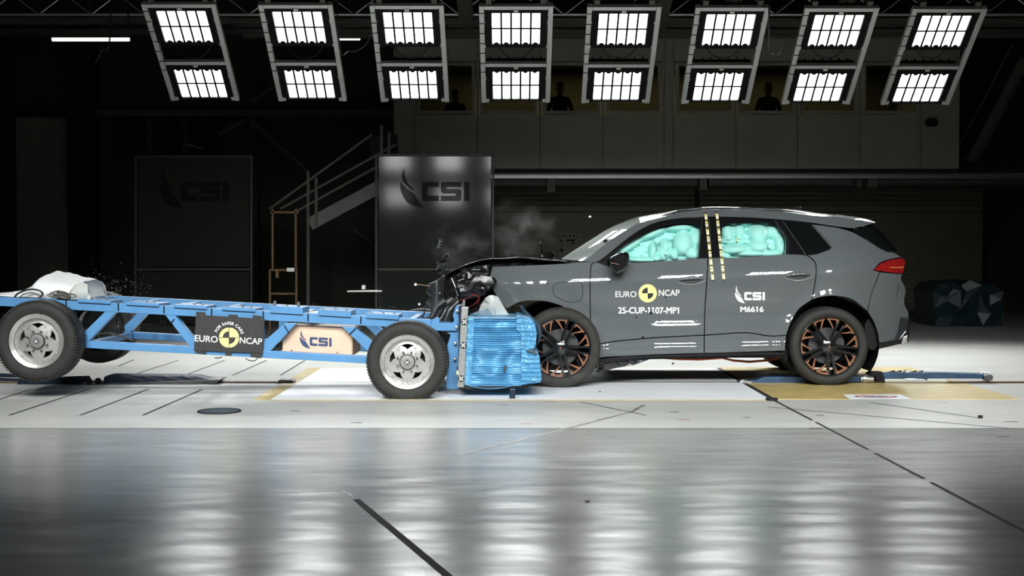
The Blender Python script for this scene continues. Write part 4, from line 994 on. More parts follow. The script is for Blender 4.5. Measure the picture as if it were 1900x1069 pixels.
for a, b in (((788, 568), (783, 597)), ((800, 580), (792, 600)), ((812, 566), (794, 596)), ((790, 562), (806, 580)), ((786, 592), (812, 585)), ((822, 592), (800, 572))): mb.tube([W(*a, YN_ - .3), W((a[0] + b[0]) / 2 + 2, (a[1] + b[1]) / 2 - 3, YN_ - .34), W(*b, YN_ - .3)], .006, 6)
mb.build('broken_grille', 'dark_grey', car)
mb = MB(); random.seed(2)
for k in range(4):
    P = [(853, 556 + k * .5), (864 + random.uniform(-3, 3), 556 - random.uniform(0, 3)), (878, 548 + random.uniform(-2, 2)), (888, 551 + random.uniform(-2, 3)), (889 - k, 558 + random.uniform(-2, 2)), (880 - k, 566), (868 - k, 570)]
    mb.tube([W(p.x, p.y, YN_ - .12 - .01 * k) for p in smooth_pts(P, 4, 80, False)], .0022, 5)
mb.build('wiring_harness', 'red_wire', car, smooth=60)
crumple('crumpled_foil_sheet', [(868, 588), (880, 582), (888, 578), (892, 566), (900, 554), (907, 549), (914, 548.5), (924, 552), (932, 566), (942, 582), (950, 591), (920, 592)], YN_ - .30, .12, 'foil_white', amp=.085, dens=.07, seed=8)
mb = MB(); P = smooth_pts([(966, 567), (972, 577), (984, 590), (996, 603), (1000.5, 618), (1000, 632), (993, 645)], 4, 60, False); r0 = []
for i, p in enumerate(P):
    t = i / (len(P) - 1); hw = 2.2 + 3.5 * math.sin(t * math.pi)
    r0.append([W(p.x - hw * .9, p.y + hw * .5, YN_ - .40), W(p.x + hw * .7, p.y - hw * .4, YN_ - .42), W(p.x + hw * .9, p.y - hw * .4, YN_ - .2)])
mb.add([q for r in r0 for q in r], [(3 * i + j, 3 * i + j + 1, 3 * i + 4 + j, 3 * i + 3 + j) for i in range(len(P) - 1) for j in (0, 1)])
fl2 = mb.build('wheel_arch_strip', mat('grey_blue_plastic', (.055, .085, .11), .45), car, smooth=40); s_ = fl2.modifiers.new('solid', 'SOLIDIFY'); s_.thickness = .008
# torn sill and suspension pieces behind the front wheel
crumple('torn_sill_panel', [(1104, 676), (1130, 668), (1196, 664), (1204, 668), (1175, 678), (1140, 684), (1110, 692), (1100, 691), (1108, 684)], YN_ + .05, .3, 'black_torn', amp=.02, dens=.05, seed=41)
crumple('suspension_arm', [(1070, 668), (1084, 661), (1094, 660), (1104, 668), (1120, 673), (1122, 680), (1112, 683), (1106, 690), (1098, 693), (1086, 686), (1076, 682)], YN_ - .12, .1, 'black_torn', amp=.03, dens=.03, seed=43)
crumple('torn_liner', [(1076, 680), (1096, 678), (1108, 686), (1098, 695), (1086, 694)], YN_ - .16, .06, 'dark_grey', amp=.02, dens=.03, seed=44)
# ================================================================== THE IMPACT TROLLEY
YT, YTF = 10.62, 11.78
tro = empty('crash_trolley', (W(400, 660, 11.2).x, 11.2, .3), 'blue steel truss trolley on four alloy wheels carrying a crushed honeycomb block', 'trolley')
def tp(name, pts, Y, depth, m='blue', parent=tro, bevel=.004): mb = MB(); mb.prism_px(pts, Y, depth); return mb.build(name, m, parent, bevel=bevel)
def ty(x): return 552 + (x - 3) * .0543          # top line of the upper chord
def by(x): return 632 + (x - 153) * .0556        # top line of the lower chord
XS = 1.0
def far(pts, Y=YTF): return pts
for Y, nm in ((YT, 'upper_chord'), (YTF, 'upper_chord')):
    k = 1 if Y == YT else 0
    # the far truss is the same truss one trolley width further back
    def S(pts): return [(p.x, p.z) for p in (W(a, b, YT) for a, b in pts)]
    mb = MB(); mb.prism(S([(-60, ty(-60)), (800, ty(800) - 2), (800, ty(800) + 16), (-60, ty(-60) + 16)]), Y, Y + .09); uc = mb.build(nm, 'blue', tro, bevel=.004)
    if k:
        mb = MB()
        for x in (123, 220, 304.5, 393, 489, 572, 670):
            mb.prism(S([(x - 1.3, ty(x) - 1), (x + 1.0, ty(x) - 1), (x + .8, ty(x) + 13), (x - 1.5, ty(x) + 13)]), Y - .006, Y + .01)
        mb.build('chord_joint', 'black', uc)
    mb = MB(); mb.prism(S([(150, by(150)), (690, by(690)), (690, by(690) + 13.5), (150, by(150) + 13.5)]), Y, Y + .09); mb.build('lower_chord', 'blue', tro, bevel=.004)
    for pts in ([(153, 634), (152, 620), (196, 577), (217, 577), (163, 634)], [(304, 582), (324, 584), (364, 634), (362, 645), (352, 643)], [(488, 652), (489, 634), (528, 600), (550, 600), (500, 653)],
                [(634, 606), (658, 607), (698, 640), (696, 656), (682, 652)], [(364, 643), (364, 590), (384, 590), (384, 643)], [(470, 650), (470, 592), (488, 592), (488, 650)]):
        mb = MB(); mb.prism(S(pts), Y + .005, Y + .08); mb.build('diagonal_brace', 'blue', tro, bevel=.003)
    if k:
        for (x, y), (x2, y2) in (((318, 599), (323, 592)), ((527, 604), (537, 619)), ((648, 621), (660, 609))):
            mb = MB(); mb.bar(W(x, y, YT - .004), W(x2, y2, YT - .004), .008, .006); mb.build('weld_mark', 'black', uc)
for x in (-20, 123, 220, 304, 393, 489, 572, 670, 760):
    p = W(x, ty(x) + 8, YT); mb = MB(); mb.box((p.x, (YT + YTF) / 2 + .045, p.z), (.06, YTF - YT - .09, .06)); mb.build('cross_member', 'blue', tro, bevel=.004)
for x in (165, 362, 489, 690):
    p = W(x, by(x) + 6, YT); mb = MB(); mb.box((p.x, (YT + YTF) / 2 + .045, p.z), (.06, YTF - YT - .09, .05)); mb.build('cross_member', 'blue', tro, bevel=.004)
mb = MB()
for x0, x1, Y0 in ((168, 480, YTF - .35),): mb.prism_px([(x0, by(x0) + 2), (x1, by(x1) + 2), (x1, by(x1) + 9), (x0, by(x0) + 9)], Y0, .05)
mb.build('longitudinal_rail', 'blue', tro)
random.seed(4)
for i, (x0, x1) in enumerate(((143, 205), (233, 295), (321, 384), (411, 474), (500, 562), (590, 651), (678, 740))):
    h = 4.5 if i < 4 else (11.5, 9.5, 7.5)[i - 4]
    pts = [(x0, ty(x0) - h), (x1, ty(x1) - h), (x1, ty(x1) + 1.5), (x0, ty(x0) + 1.5)]
    mb = MB(); mb.prism_px(pts, YT - .012, .34); mb.prism_px([(x0 + 2, ty(x0) + 1), (x1, ty(x1) + 1), (x1, ty(x1) + 3.5), (x0 + 2, ty(x0) + 3.5)], YT - .004, .02, 1)
    pl = mb.build('ballast_plate', ['blue', 'blue_dark'], tro, bevel=.003)
    for x, big in ((x0 + 10, i == 4), (x0 + 33, 0) if i > 3 else (x0 + 40, 0), (x1 - 8, i == 4)):
        p = W(x, ty(x) - h, YT + .10); mb = MB(); hh = .045 if big else .018
        mb.cyl(p - Vector((0, 0, .003)), p + Vector((0, 0, hh * .5)), .016, 6); mb.cyl(p + Vector((0, 0, hh * .5)), p + Vector((0, 0, hh)), .011, 10); mb.build('bolt', 'steel', pl)
mb = MB(); mb.prism_px([(570, ty(570) - 3), (582, ty(582) - 4), (600, ty(600) - 3), (600, ty(600) + 2), (570, ty(570) + 2)], YT + .4, .2); mb.prism_px([(520, ty(520) - 4), (575, ty(575) - 6), (575, ty(575)), (520, ty(520))], YT + .5, .3); mb.build('equipment_tray', 'alu', tro)
# trolley wheels
def make_alloy(loc, squash=0.0, name='wheel'):
    RT = .337
    mb = MB(); prof_ = [(.225, .02), (.232, .0), (.26, -.012), (.295, -.012), (.318, -.002), (.333, .02), (RT, .045), (RT, .085), (RT - .006, .088), (RT - .006, .094), (RT, .097), (RT, .16), (.333, .19), (.30, .222), (.26, .225), (.225, .2)]
    mb.lathe(prof_, n=84)
    for k in range(84):
        a = 2 * math.pi * (k + .5) / 84; r = .329
        mb.box((r * math.cos(a), .014, r * math.sin(a)), (.016, .04, .013), Matrix.Rotation(-a, 3, 'Y'))
        mb.box((r * math.cos(a), .19, r * math.sin(a)), (.016, .04, .013), Matrix.Rotation(-a, 3, 'Y'))
    if squash:
        zmin = -RT + squash
        for v in mb.v:
            if v.z < zmin: v.x *= 1.0 + .12 * (zmin - v.z); v.z = zmin
    wh = mb.build(name, 'tyre', tro, smooth=35, local=True); wh.location = Vector(loc) - wloc(tro)
    # dished rim with five windows
    def yd(r): return .012 + .042 * max(0, min(1, (.195 - r) / .03)) - .02 * max(0, min(1, (.13 - r) / .06))
    n = 90; outer = [pol(.168, 360 * k / n) for k in range(n)]; holes = []
    for k in range(5):
        a = 90 + 72 * k; holes.append([tuple(p) for p in smooth_pts([pol(.146, a - 21), pol(.150, a), pol(.146, a + 21), pol(.118, a + 7), pol(.104, a), pol(.118, a - 7)], 3, 30)])
    pts = [pol(r, a + 3 * r * 100) for r in (.05, .075, .1, .125, .155) for a in range(0, 360, 12)]
    pts = [p for p in pts if not any(inside(p, h) for h in holes) and min((Vector(p) - Vector(q)).length for h in holes for q in h) > .006]
    ov, tr = cdt([outer] + holes, pts); mb = MB()
    vs = [Vector((p.x, .045 - .022 * max(0, 1 - p.length / .168), p.y)) for p in ov]; fs = []
    for t in tr:
        a, b, c = (vs[i] for i in t); fs.append(t if (b - a).cross(c - a).y < 0 else tuple(reversed(t)))
    mb.add(vs, fs)
    for h in holes:
        m_ = len(h); mb.add([(x, .045 - .022 * (1 - math.hypot(x, z) / .168) + dy, z) for dy in (0, .02) for x, z in h], [(i, (i + 1) % m_, m_ + (i + 1) % m_, m_ + i) for i in range(m_)])
    mb.lathe([(.168, .045), (.170, .036), (.186, .034), (.188, .012), (.20, .004), (.214, .002), (.222, -.004), (.228, .004), (.226, .03)], n=90)
    mb.lathe([(.20, .06), (.185, .12), (.2, .2)], n=60)
    rim = mb.build('rim', 'chrome', wh, smooth=35, local=True, recalc=False)
    mb = MB()
    for k in range(20):
        x, z = pol(.178, 18 * k + 4); mb.lathe([(.0005, .026), (.0042, .028), (.005, .036)], (x, 0, z), 8)
    mb.build('rim_bolts', 'alu', wh, local=True)
    for k in range(8):
        x, z = pol(.086, 45 * k + 22.5); mb = MB(); mb.cyl((x, .012, z), (x, .045, z), .009, 6); mb.build('lug_nut', 'steel_dark', wh, local=True)
    mb = MB(); mb.lathe([(.0005, .006), (.035, .004), (.056, .006), (.060, .012), (.060, .04)], n=36); mb.lathe([(.060, .014), (.065, .014), (.065, .03)], n=36, mi=1); mb.build('hub_cap', ['steel', 'black_mark'], wh, local=True, smooth=35)
    target_dot('target_marker', (0, .004, 0), .021, wh, local=True)
    mb = MB(); mb.lathe([(.0005, .13), (.16, .13), (.16, .15), (.0005, .15)], n=30); mb.build('brake_disc', 'dark_grey', wh, local=True)
    return wh
pf, pr = W(755.4, 672.5, 10.37), W(67, 633.5, 10.37)
fz = pf.z
make_alloy((pf.x, 10.37, fz), .337 - fz + .004)
w2 = make_alloy((pr.x, 10.37, pr.z))
for src, z in ((w2, pr.z), (w2, max(fz, .337))):
    c = copy_tree(src, tro); c.rotation_euler = (0, 0, math.pi); c.location = Vector((pr.x if z == pr.z else pf.x, 12.13, z + (0.02 if z == pr.z else 0))) - wloc(tro)
for x, z in ((pr.x, pr.z), (pf.x, fz + .02)):
    mb = MB(); mb.cyl((x, 10.52, z), (x, 11.98, z), .04, 12); mb.build('axle', 'steel_dark', tro, smooth=40)
# nose: blue mounting plate, steel post with targets, honeycomb
YBZ = 10.50
tp('mounting_plate', [(845, 570), (849, 566), (855, 567), (852, 722), (828, 722), (828, 690), (832, 668), (830, 640), (836, 622), (828, 616), (793, 612), (793, 598), (812, 588), (816, 592), (815, 599), (840, 600), (843, 594), (840, 586)], YBZ + .16, .05)
tp('support_arm', [(788, 600), (840, 600), (848, 598), (848, 614), (800, 614)], YBZ + .13, .3)
tp('mounting_plate', [(838, 600), (852, 596), (850, 720), (832, 720)], YTF - .1, .05)
mb = MB(); a, b = W(862.5, 570, YBZ), W(854.5, 719, YBZ); mb.bar((a.x, YBZ + .03, a.z), (b.x, YBZ + .03, b.z), .058, .058, up=(0, 1, 0))
mb.cyl((a.x - .01, YBZ + .03, a.z), (a.x - .01, YBZ + .03, a.z + .055), .012, 10); post = mb.build('steel_post', 'steel', tro, bevel=.004)
for px, py in ((862, 597), (859.5, 640.5), (855.8, 702.5)): target_dot('target_marker', W(px, py, YBZ - .006), .027, post)
mb = MB(); mb.prism_px([(847.5, 688), (850.5, 688), (850, 695), (847, 695)], YBZ + .0, .02, 0); mb.prism_px([(847.5, 680), (850.5, 680), (850.5, 687), (847.5, 687)], YBZ + .0, .02, 1); mb.build('switch_tag', ['yellow_mark', 'black_mark'], post)
for px, py in ((847, 607), (845, 637), (844, 666), (849, 577)):
    p = W(px, py, YBZ + .15); mb = MB(); mb.lathe([(.0005, -.03), (.012, -.028), (.014, -.01), (.014, .01)], p, 12); mb.build('bolt', 'steel', tro, smooth=40)
mb = MB(); a, b = W(853, 568, YBZ), W(852, 722, YBZ); mb.bar((a.x, YBZ + .45, a.z), (b.x, YBZ + .45, b.z), .02, .78, up=(0, 1, 0)); mb.build('backing_plate', 'blue_dark', tro)
def honeycomb(name, left, right, y0, y1, Yf, depth, rows, amp, m, seed, wob=0.0):
    """block with a pleated near face; left/right give the px edge at a height fraction"""
    rnd = random.Random(seed); nz, nx = rows * 4, 26; g = []; offs = [rnd.uniform(.6, 1.4) for _ in range(rows + 2)]
    for i in range(nz + 1):
        t = i / nz; row = []
        for j in range(nx + 1):
            s = j / nx; px = left(t) + (right(t) - left(t)) * s; bend = wob * noise.noise(Vector((s * 3, t * 6, seed)))
            py = y0 + (y1 - y0) * t + bend * 3 * math.sin(t * math.pi) + (y1 - y0) * .010 * math.sin(s * 3) * math.sin(t * math.pi)
            ph = (t * rows + .32 * noise.noise(Vector((s * 1.6, t * 5, seed + 3)))); k = ph % 1.0
            d = amp * (1 - abs(2 * k - 1)) * offs[int(ph) % rows] + wob * .02 * noise.noise(Vector((s * 5, t * 7, seed + 9)))
            row.append(W(px, py, Yf + d))
        g.append(row)
    mb = MB(); N = nx + 1; F = [p for r in g for p in r]; B = [Vector((p.x, Yf + depth, p.z)) for p in F]
    mb.add(F, [(i * N + j, i * N + j + 1, (i + 1) * N + j + 1, (i + 1) * N + j) for i in range(nz) for j in range(nx)])
    per = [(0, j) for j in range(N)] + [(i, nx) for i in range(1, nz + 1)] + [(nz, j) for j in range(nx - 1, -1, -1)] + [(i, 0) for i in range(nz - 1, 0, -1)]
    pf_ = [g[i][j] for i, j in per]; n = len(pf_); pb = [Vector((p.x, Yf + depth, p.z)) for p in pf_]
    mb.add(pf_ + pb, [(i, (i + 1) % n, n + (i + 1) % n, n + i) for i in range(n)]); mb.add(pb, fill([(p.x, p.z) for p in pb]))
    return mb.build(name, m, tro)
tag(honeycomb('honeycomb_block', lambda t: 868 - 6 * t, lambda t: 880 - 6 * t, 590, 714, YBZ + .01, .82, 34, .010, 'honey', 1), 'blue honeycomb, narrow rear layer')
tag(honeycomb('honeycomb_block', lambda t: 880 - 6 * t, lambda t: 960.5 + 8 * min(1, max(0, (t - .18) * 12)), 591, 716, YBZ, .83, 31, .022, 'honey', 2, .08), 'blue honeycomb with long horizontal folds')
def rr(t):
    pts = [(0, 966), (.03, 985), (.10, 993), (.25, 996), (.40, 994), (.45, 991), (.48, 988), (.5, 996), (.58, 1001), (.75, 1003), (.92, 1005), (.97, 1002), (1, 975)]
    for (a, x), (b, x2) in zip(pts, pts[1:]):
        if t <= b: return x + (x2 - x) * (t - a) / (b - a)
    return pts[-1][1]
tag(honeycomb('crushed_honeycomb', lambda t: 958 + 9 * min(1, max(0, (t - .18) * 12)), rr, 588, 714, YBZ - .015, .80, 15, .018, 'honey_dark', 3, 1.0), 'crushed front layer of the blue honeycomb')
mb = MB(); mb.tube([W(p.x, p.y, YBZ - .01) for p in smooth_pts([(862, 713), (880, 718), (905, 721.5), (930, 720), (952, 715)], 4, 60, False)], .003, 6); mb.build('loose_edge_strip', 'honey', tro, smooth=60)
mb = MB(); mb.box(W(937, 684, YBZ - .012), (.018, .006, .052), Matrix.Rotation(R(12), 3, 'Y')); mb.build('torn_scrap', 'dark_grey', tro)
mb = MB(); mb.bar(W(978, 650, YBZ - .03), W(994, 655, YBZ - .03), .012, .02); mb.bar(W(988, 648, YBZ - .03), W(996, 658, YBZ - .02), .012, .014); mb.build('torn_fitting', 'steel_dark', tro)
tp('floor_stop', [(945.5, 722), (956.5, 722), (956, 742), (945, 742)], 10.40, .02, 'blue_dark')
tp('floor_stop', [(945, 741.5), (956, 741.5), (956.5, 745), (944.5, 745)], 10.385, .03, 'yellow_floor')
# dark equipment under the chords
mb = MB(); mb.tube([W(x, y, YT + .3) for x, y in ((398, 664), (404, 664.5), (412, 663))], .004, 5); mb.tube([W(x, y, YT + .02) for x, y in ((455, 664.5), (460, 668), (468, 670), (474, 669), (478, 664.5))], .004, 5); mb.build('loose_wire', 'cable_black', tro)
mb = MB(); mb.tube([W(x, y, YT + .5) for x, y in ((172, 620), (200, 618), (225, 624), (246, 632))], .008, 6); mb.build('hose', 'cable', tro, smooth=60)
mb = MB(); mb.tube([W(x, y, YT + .45) for x, y in ((179, 612), (184, 628), (195, 634), (215, 637))], .005, 6); mb.build('loose_wire', 'cable', tro)
mb = MB(); mb.prism_px([(500, 640), (506, 633), (519, 632), (522, 651), (500, 651)], YT + .2, .12); mb.build('junction_box', 'dark_grey', tro, bevel=.01)
mb = MB()
for r in (5, 7, 8.5): mb.tube([W(514 + r * .9 * math.cos(a * .35), 640 + r * math.sin(a * .35), YT + .17) for a in range(17)], .006, 6)
mb.build('cable_loop', 'cable', tro, smooth=60)

# sign board taped to the trolley side
YS = YT - .025
sb = empty('sign_board', W(425, 660, YS), 'black Euro NCAP "for safer cars" sign board taped to the side of the blue trolley', 'sign')
tp('board', [(363.5, 584), (491, 592), (487, 656), (359.5, 650)], YS, .012, 'sign_black', sb, .001)
for q in ([(364, 578.5), (380, 579.5), (380, 585), (364, 584)], [(424, 583.5), (440, 584.5), (440, 589), (424, 588)], [(469, 585), (485.5, 586.5), (485, 592), (469, 591)], [(362, 650), (382, 651), (382, 656), (362, 654)], [(418, 653), (429, 654), (429, 661), (418, 660.5)], [(465, 655), (487, 656), (484, 665), (465, 663)]): tp('tape_tab', q, YS + .006, .012, 'sign_black', sb, 0)
SLP = .063
def sdec(px, py): return W(px, py, YS - .002)
def sl(mb, text, x0, x1, yt, yb, bold, xm):
    text_fit(mb, text, (x0, yt, x1, yb), lambda x, y: sdec(x - SLP * (y - 628) * .55, y + SLP * (x - xm)), bold)
mb = MB(); sl(mb, 'EURO', 361.5, 404, 622.8, 634.8, .012, 383); mb.build('lettering', 'white_mark', sb)
mb = MB(); sl(mb, 'NCAP', 445, 486.5, 627, 638.5, .012, 466); mb.build('lettering', 'white_mark', sb)
mb = MB(); roundel(mb, 425, 626.6, 18, sdec, 0, 1, .62, True); mb.build('roundel', ['yellow_mark', 'sign_black'], sb)
mb = MB(); txt = 'FOR SAFER CARS'; wds = []
for ch in txt:
    if ch == ' ': wds.append(.32); continue
    v, _ = glyphs(ch); wds.append(max(p[0] for p in v) - min(p[0] for p in v) + .10)
tot = sum(wds); a0, a1 = 159, 16; acc = 0
for ch, wv in zip(txt, wds):
    if ch != ' ':
        v, f = glyphs(ch); x0 = min(p[0] for p in v); am = a0 + (a1 - a0) * (acc + (wv - .1) / 2) / tot; sc_ = 7.6
        ra = R(am); er = Vector((math.cos(ra), math.sin(ra))); et = Vector((math.sin(ra), -math.cos(ra)))
        for ci, (sx, sy) in enumerate(((-.025, -.015), (.025, .015), (-.025, .015), (.025, -.015))):
            out = []
            for x, y in v:
                q = er * (23.6 + (y + sy) * sc_) + et * ((x + sx - x0 - (wv - .1) / 2) * sc_); out.append(sdec(425 + q.x, 626 - q.y + .04 * q.x) - Vector((0, .0004 * ci, 0)))
            mb.add(out, f)
    acc += wv
mb.build('lettering', 'white_mark', sb)
# plywood box
YW = 10.715
bxo = empty('wooden_box', W(590, 660, YW + .28), 'pale plywood box with a navy CSI logo standing inside the blue trolley frame', 'box')
mb = MB(); mb.prism_px([(524, 602), (653, 608), (653, 661.5), (524, 654)], YW, .56); mb.build('body', 'wood', bxo, bevel=.004)
mb = MB(); p = W(653.5, 635, YW); mb.box((p.x + .002, YW + .28, p.z + .0), (.006, .555, .222)); mb.build('side_panel', 'wood_edge', bxo)
mb = MB(); logo(mb, (556, 612.5, 615.5, 648), lambda x, y: W(x, y + .05 * (x - 586), YW - .002)); mb.build('logo', 'navy_mark', bxo)
mb = MB()
for x, y in ((541, 650), (626, 654.5)): mb.lathe([(.0005, -.003), (.006, -.003), (.006, .003)], W(x, y, YW), 8)
mb.build('screw', 'black', bxo)
# white cover sheet and cables on the rear of the trolley
def cover(name, top, m, Y0, Y1, label, cat, seed, nz=8, ph=.022):
    P = smooth_pts(top, 6, 70, False); NY = 16; vs = []; N = NY + 1
    for i, p in enumerate(P):
        base = ty(p.x) - 3.4
        for j in range(N):
            t = j / NY; s = math.sin(t * math.pi) ** .35 if 0 < t < 1 else 0; q = W(p.x, p.y, Y0); b = W(p.x, base, Y0)
            z = b.z + (q.z - b.z) * s + ph * (noise.noise(Vector((q.x * 9, t * 7, seed))) + .5 * abs(noise.noise(Vector((q.x * 16 + t * 6, t * 4, seed + 7))))) * s
            vs.append(Vector((q.x, Y0 + (Y1 - Y0) * (t if s else t) + .02 * noise.noise(Vector((q.x * 8, t * 5, seed + 4))), max(z, b.z - .002))))
    mb = MB(); mb.add(vs, [(i * N + j, i * N + j + 1, (i + 1) * N + j + 1, (i + 1) * N + j) for i in range(len(P) - 1) for j in range(NY)])
    o = mb.build(name, m, smooth=70); s_ = o.modifiers.new('solid', 'SOLIDIFY'); s_.thickness = .006
    return tag(o, label, cat)
cover('cover_sheet', [(-40, 560), (0, 549), (11, 541), (18, 545), (34, 536), (50, 525), (58, 515), (66, 509), (74, 506.5), (84, 507.5), (100, 511), (118, 516), (138, 519), (143, 521), (139, 528), (141, 545), (143, 556)], 'sheet', YT + .14, YT + .95, 'white fabric cover heaped over the rear end of the blue trolley', 'cover', 3)
cover('plastic_bag', [(118, 552), (128, 543), (140, 529), (150, 525), (156, 526), (161, 530), (163, 545), (168, 554)], mat('grey_white_bag', (.50, .51, .48), .5, bump=.3, bscale=12), YT + .06, YT + .13, 'crumpled greyish bag lying right of the white cover on the trolley', 'bag', 8)
droop('cable_loop', [W(27, 552, YT + .08), W(32, 546, YT + .05), W(45, 539.5, YT + .05), (W(62, 537, YT + .06)), W(76, 541, YT + .07), W(79, 547, YT + .08), W(72, 553, YT + .05)], .008, 'cable_black', 'large black cable loop lying in front of the white cover on the trolley')
droop('cable_loop', [W(36, 552, YT + .03), W(44, 546, YT + .02), W(58, 543, YT + .02), W(70, 547, YT + .03), W(74, 553, YT + .03)], .006, 'cable', 'smaller grey cable loop inside the black loop on the trolley')
mb = MB(); random.seed(9)
for k in range(9):
    cx, cz, a, b = 118 + random.uniform(-12, 16), 548 + random.uniform(-2, 3), random.uniform(8, 20), random.uniform(3, 7)
    mb.tube([W(cx + a * math.cos(t * .45), min(ty(cx) - 1, cz + b * math.sin(t * .45 + .3)), YT + .03 + .01 * k) for t in range(15)], .006, 6)
tag(mb.build('cable_bundle', 'cable', smooth=60), 'tangled bundle of grey cables on the trolley below the white cover', 'cable')
# ------------------------------------------------------------------ towing gear on the floor rail
def sled(name, label, loc): return empty(name, loc, label, 'towing gear')
sl_ = sled('guide_carriage', 'black and dark blue guide carriage on the floor rail behind the trolley rear wheels', G(300, 712))
Yg = YRAIL - .10
mb = MB(); mb.prism_px([(192, 700), (200, 696.5), (362, 698), (390, 704), (396, 709.5), (390, 712), (192, 713)], Yg, .2); mb.build('body', 'blue_dark', sl_, bevel=.01)
mb = MB(); mb.prism_px([(182, 711.5), (410, 704), (398, 714), (182, 714.5)], Yg - .03, .27); mb.build('base_plate', 'steel_dark', sl_, bevel=.003)
mb = MB()
for x in (225, 262, 300, 335): mb.bar(W(x, 697, Yg - .005), W(x + 40, 706, Yg - .005), .01, .008)
mb.build('rib', 'steel_dark', sl_)
mb = MB(); mb.prism_px([(30, 712), (34, 706), (148, 703), (150, 715), (34, 716)], Yg - .05, .3); mb.build('coupling_block', 'blue_dark', sl_, bevel=.015)
mb = MB()
for x in (120, 140, 165, 182): mb.cyl(W(x, 707, Yg - .06), W(x, 707, Yg + .2), .03, 14)
mb.build('roller', 'black', sl_, smooth=40)
mb = MB(); mb.tube([W(-20, 696, Yg), W(60, 698, Yg), W(110, 702, Yg)], .018, 8); mb.tube([W(-20, 703, Yg - .05), W(60, 706, Yg - .05)], .014, 8); mb.build('tow_rod', 'blue_dark', sl_, smooth=60)
rs = sled('rail_shoe', 'small dark steel shoe at the end of the rail against the white plate', G(527, 712))
mb = MB(); mb.prism_px([(513, 712), (517, 705), (540, 705), (546, 709), (540, 713)], Yg + .02, .14); mb.build('shoe_block', 'steel_dark', rs, bevel=.006)
mb = MB(); mb.prism_px([(511, 713.5), (515, 711.5), (542, 711.5), (543, 713.5)], Yg, .18); mb.build('sole_plate', 'steel', rs)
ts = sled('towing_sled', 'blue and steel towing sled with a long flat arm behind the car rear wheel', G(1700, 711))
Yg2 = YRAIL - .06
mb = MB(); mb.prism_px([(1642, 703), (1680, 703), (1680, 706), (1721, 706), (1721, 703), (1758, 703), (1758, 711), (1642, 711)], Yg2, .2); mb.build('base_block', 'alu', ts, bevel=.003)
mb = MB(); mb.prism_px([(1638, 693), (1650, 691), (1712, 692), (1740, 691), (1830, 695), (1840, 697), (1842, 703), (1640, 702)], Yg2 + .02, .05); mb.prism_px([(1700, 690), (1735, 690), (1830, 693), (1830, 696), (1700, 694)], Yg2 + .2, .04); mb.build('arm', 'blue_mid', ts, bevel=.004)
mb = MB()
for x in (1650, 1662, 1675, 1690, 1702): mb.bar(W(x, 692, Yg2 + .05), W(x + 9, 689, Yg2 + .12), .02, .02)
mb.box(W(1682, 692, Yg2 + .10), (.04, .05, .04), Matrix.Rotation(R(25), 3, 'Y'), 1); mb.build('fittings', ['steel_dark', 'white_floor'], ts)
mb = MB(); mb.prism_px([(1826, 697), (1840, 695), (1844, 699), (1842, 706), (1832, 707), (1826, 703)], Yg2 - .01, .12); mb.build('end_roller', 'steel_dark', ts, bevel=.01)
mb = MB()
for x in (1820, 1827, 1834): mb.lathe([(.0005, -.02), (.01, -.018), (.01, .02)], W(x, 692.5, Yg2 + .1), 10)
mb.build('bolts', 'alu', ts)
mb = MB(); mb.prism_px([(1612, 694), (1618, 690), (1640, 691), (1642, 712), (1628, 712), (1624, 700), (1612, 697)], Yg2 + .03, .12); mb.build('hook_block', 'black', ts, bevel=.01)
mb = MB(); mb.tube([W(1596, 703, Yg2), W(1620, 704, Yg2)], [.032, .028], 14); mb.tube([W(1600, 703, Yg2), W(1606, 703, Yg2)], .042, 14); mb.build('coupling', 'steel', ts, smooth=40)
tb = sled('tow_beam', 'dark blue flat tow beam lying on the yellow plate beneath the rear of the car', G(1480, 710))
mb = MB(); mb.prism_px([(1370, 711), (1376, 707), (1404, 706), (1420, 700), (1560, 698), (1602, 699), (1602, 710), (1400, 712.5)], Yg2, .14); mb.build('beam', 'blue_mid', tb, bevel=.01)
mb = MB(); mb.prism_px([(1372, 709), (1378, 705), (1396, 708), (1396, 713), (1374, 713)], Yg2 - .02, .08); mb.build('hook', 'steel', tb, bevel=.008)

# ================================================================== BACKGROUND THINGS
YBD = 18.6
def signboard(x0, x1, ytop, split, lbox, label):
    a, b = W(x0, ytop, YBD), W(x1, ytop, YBD); zt = a.z; zs = W(x0, split, YBD).z; cx = (a.x + b.x) / 2; wd = b.x - a.x; f = .035
    r = empty('board', (cx, YBD, 0), label, 'signboard', None)
    mb = MB(); mb.box((a.x + f / 2, YBD, zt / 2), (f, .06, zt)); mb.box((b.x - f / 2, YBD, zt / 2), (f, .06, zt))
    mb.box((cx, YBD, zt - f / 2), (wd - 2 * f, .06, f)); mb.box((cx, YBD, zs), (wd - 2 * f, .06, f)); mb.box((cx, YBD, .06), (wd - 2 * f, .06, .12)); mb.build('frame', 'board_frame', r, bevel=.004)
    mb = MB(); mb.box((cx, YBD + .01, (zs + zt) / 2), (wd - 2 * f - .03, .02, zt - zs - 1.5 * f - .02)); mb.build('face_panel', 'board', r)
    mb = MB(); mb.box((cx, YBD + .01, (zs + .1) / 2 + .01), (wd - 2 * f - .03, .02, zs - .12 - .07)); mb.build('lower_panel', 'board', r)
    mb = MB(); logo(mb, lbox, lambda x, y: W(x, y, YBD - .002)); mb.build('logo', 'board_mark', r)
    r.rotation_euler = (R(-2.0), 0, 0)
    return r
signboard(247, 467, 287.5, 500, (292.6, 306.8, 422, 386.5), 'left of two tall dark grey boards with a CSI logo, behind the trolley')
signboard(695, 917, 284.5, 500, (741.5, 307, 871, 386), 'right of two tall dark grey CSI boards, mirroring floodlights, behind the trolley nose')
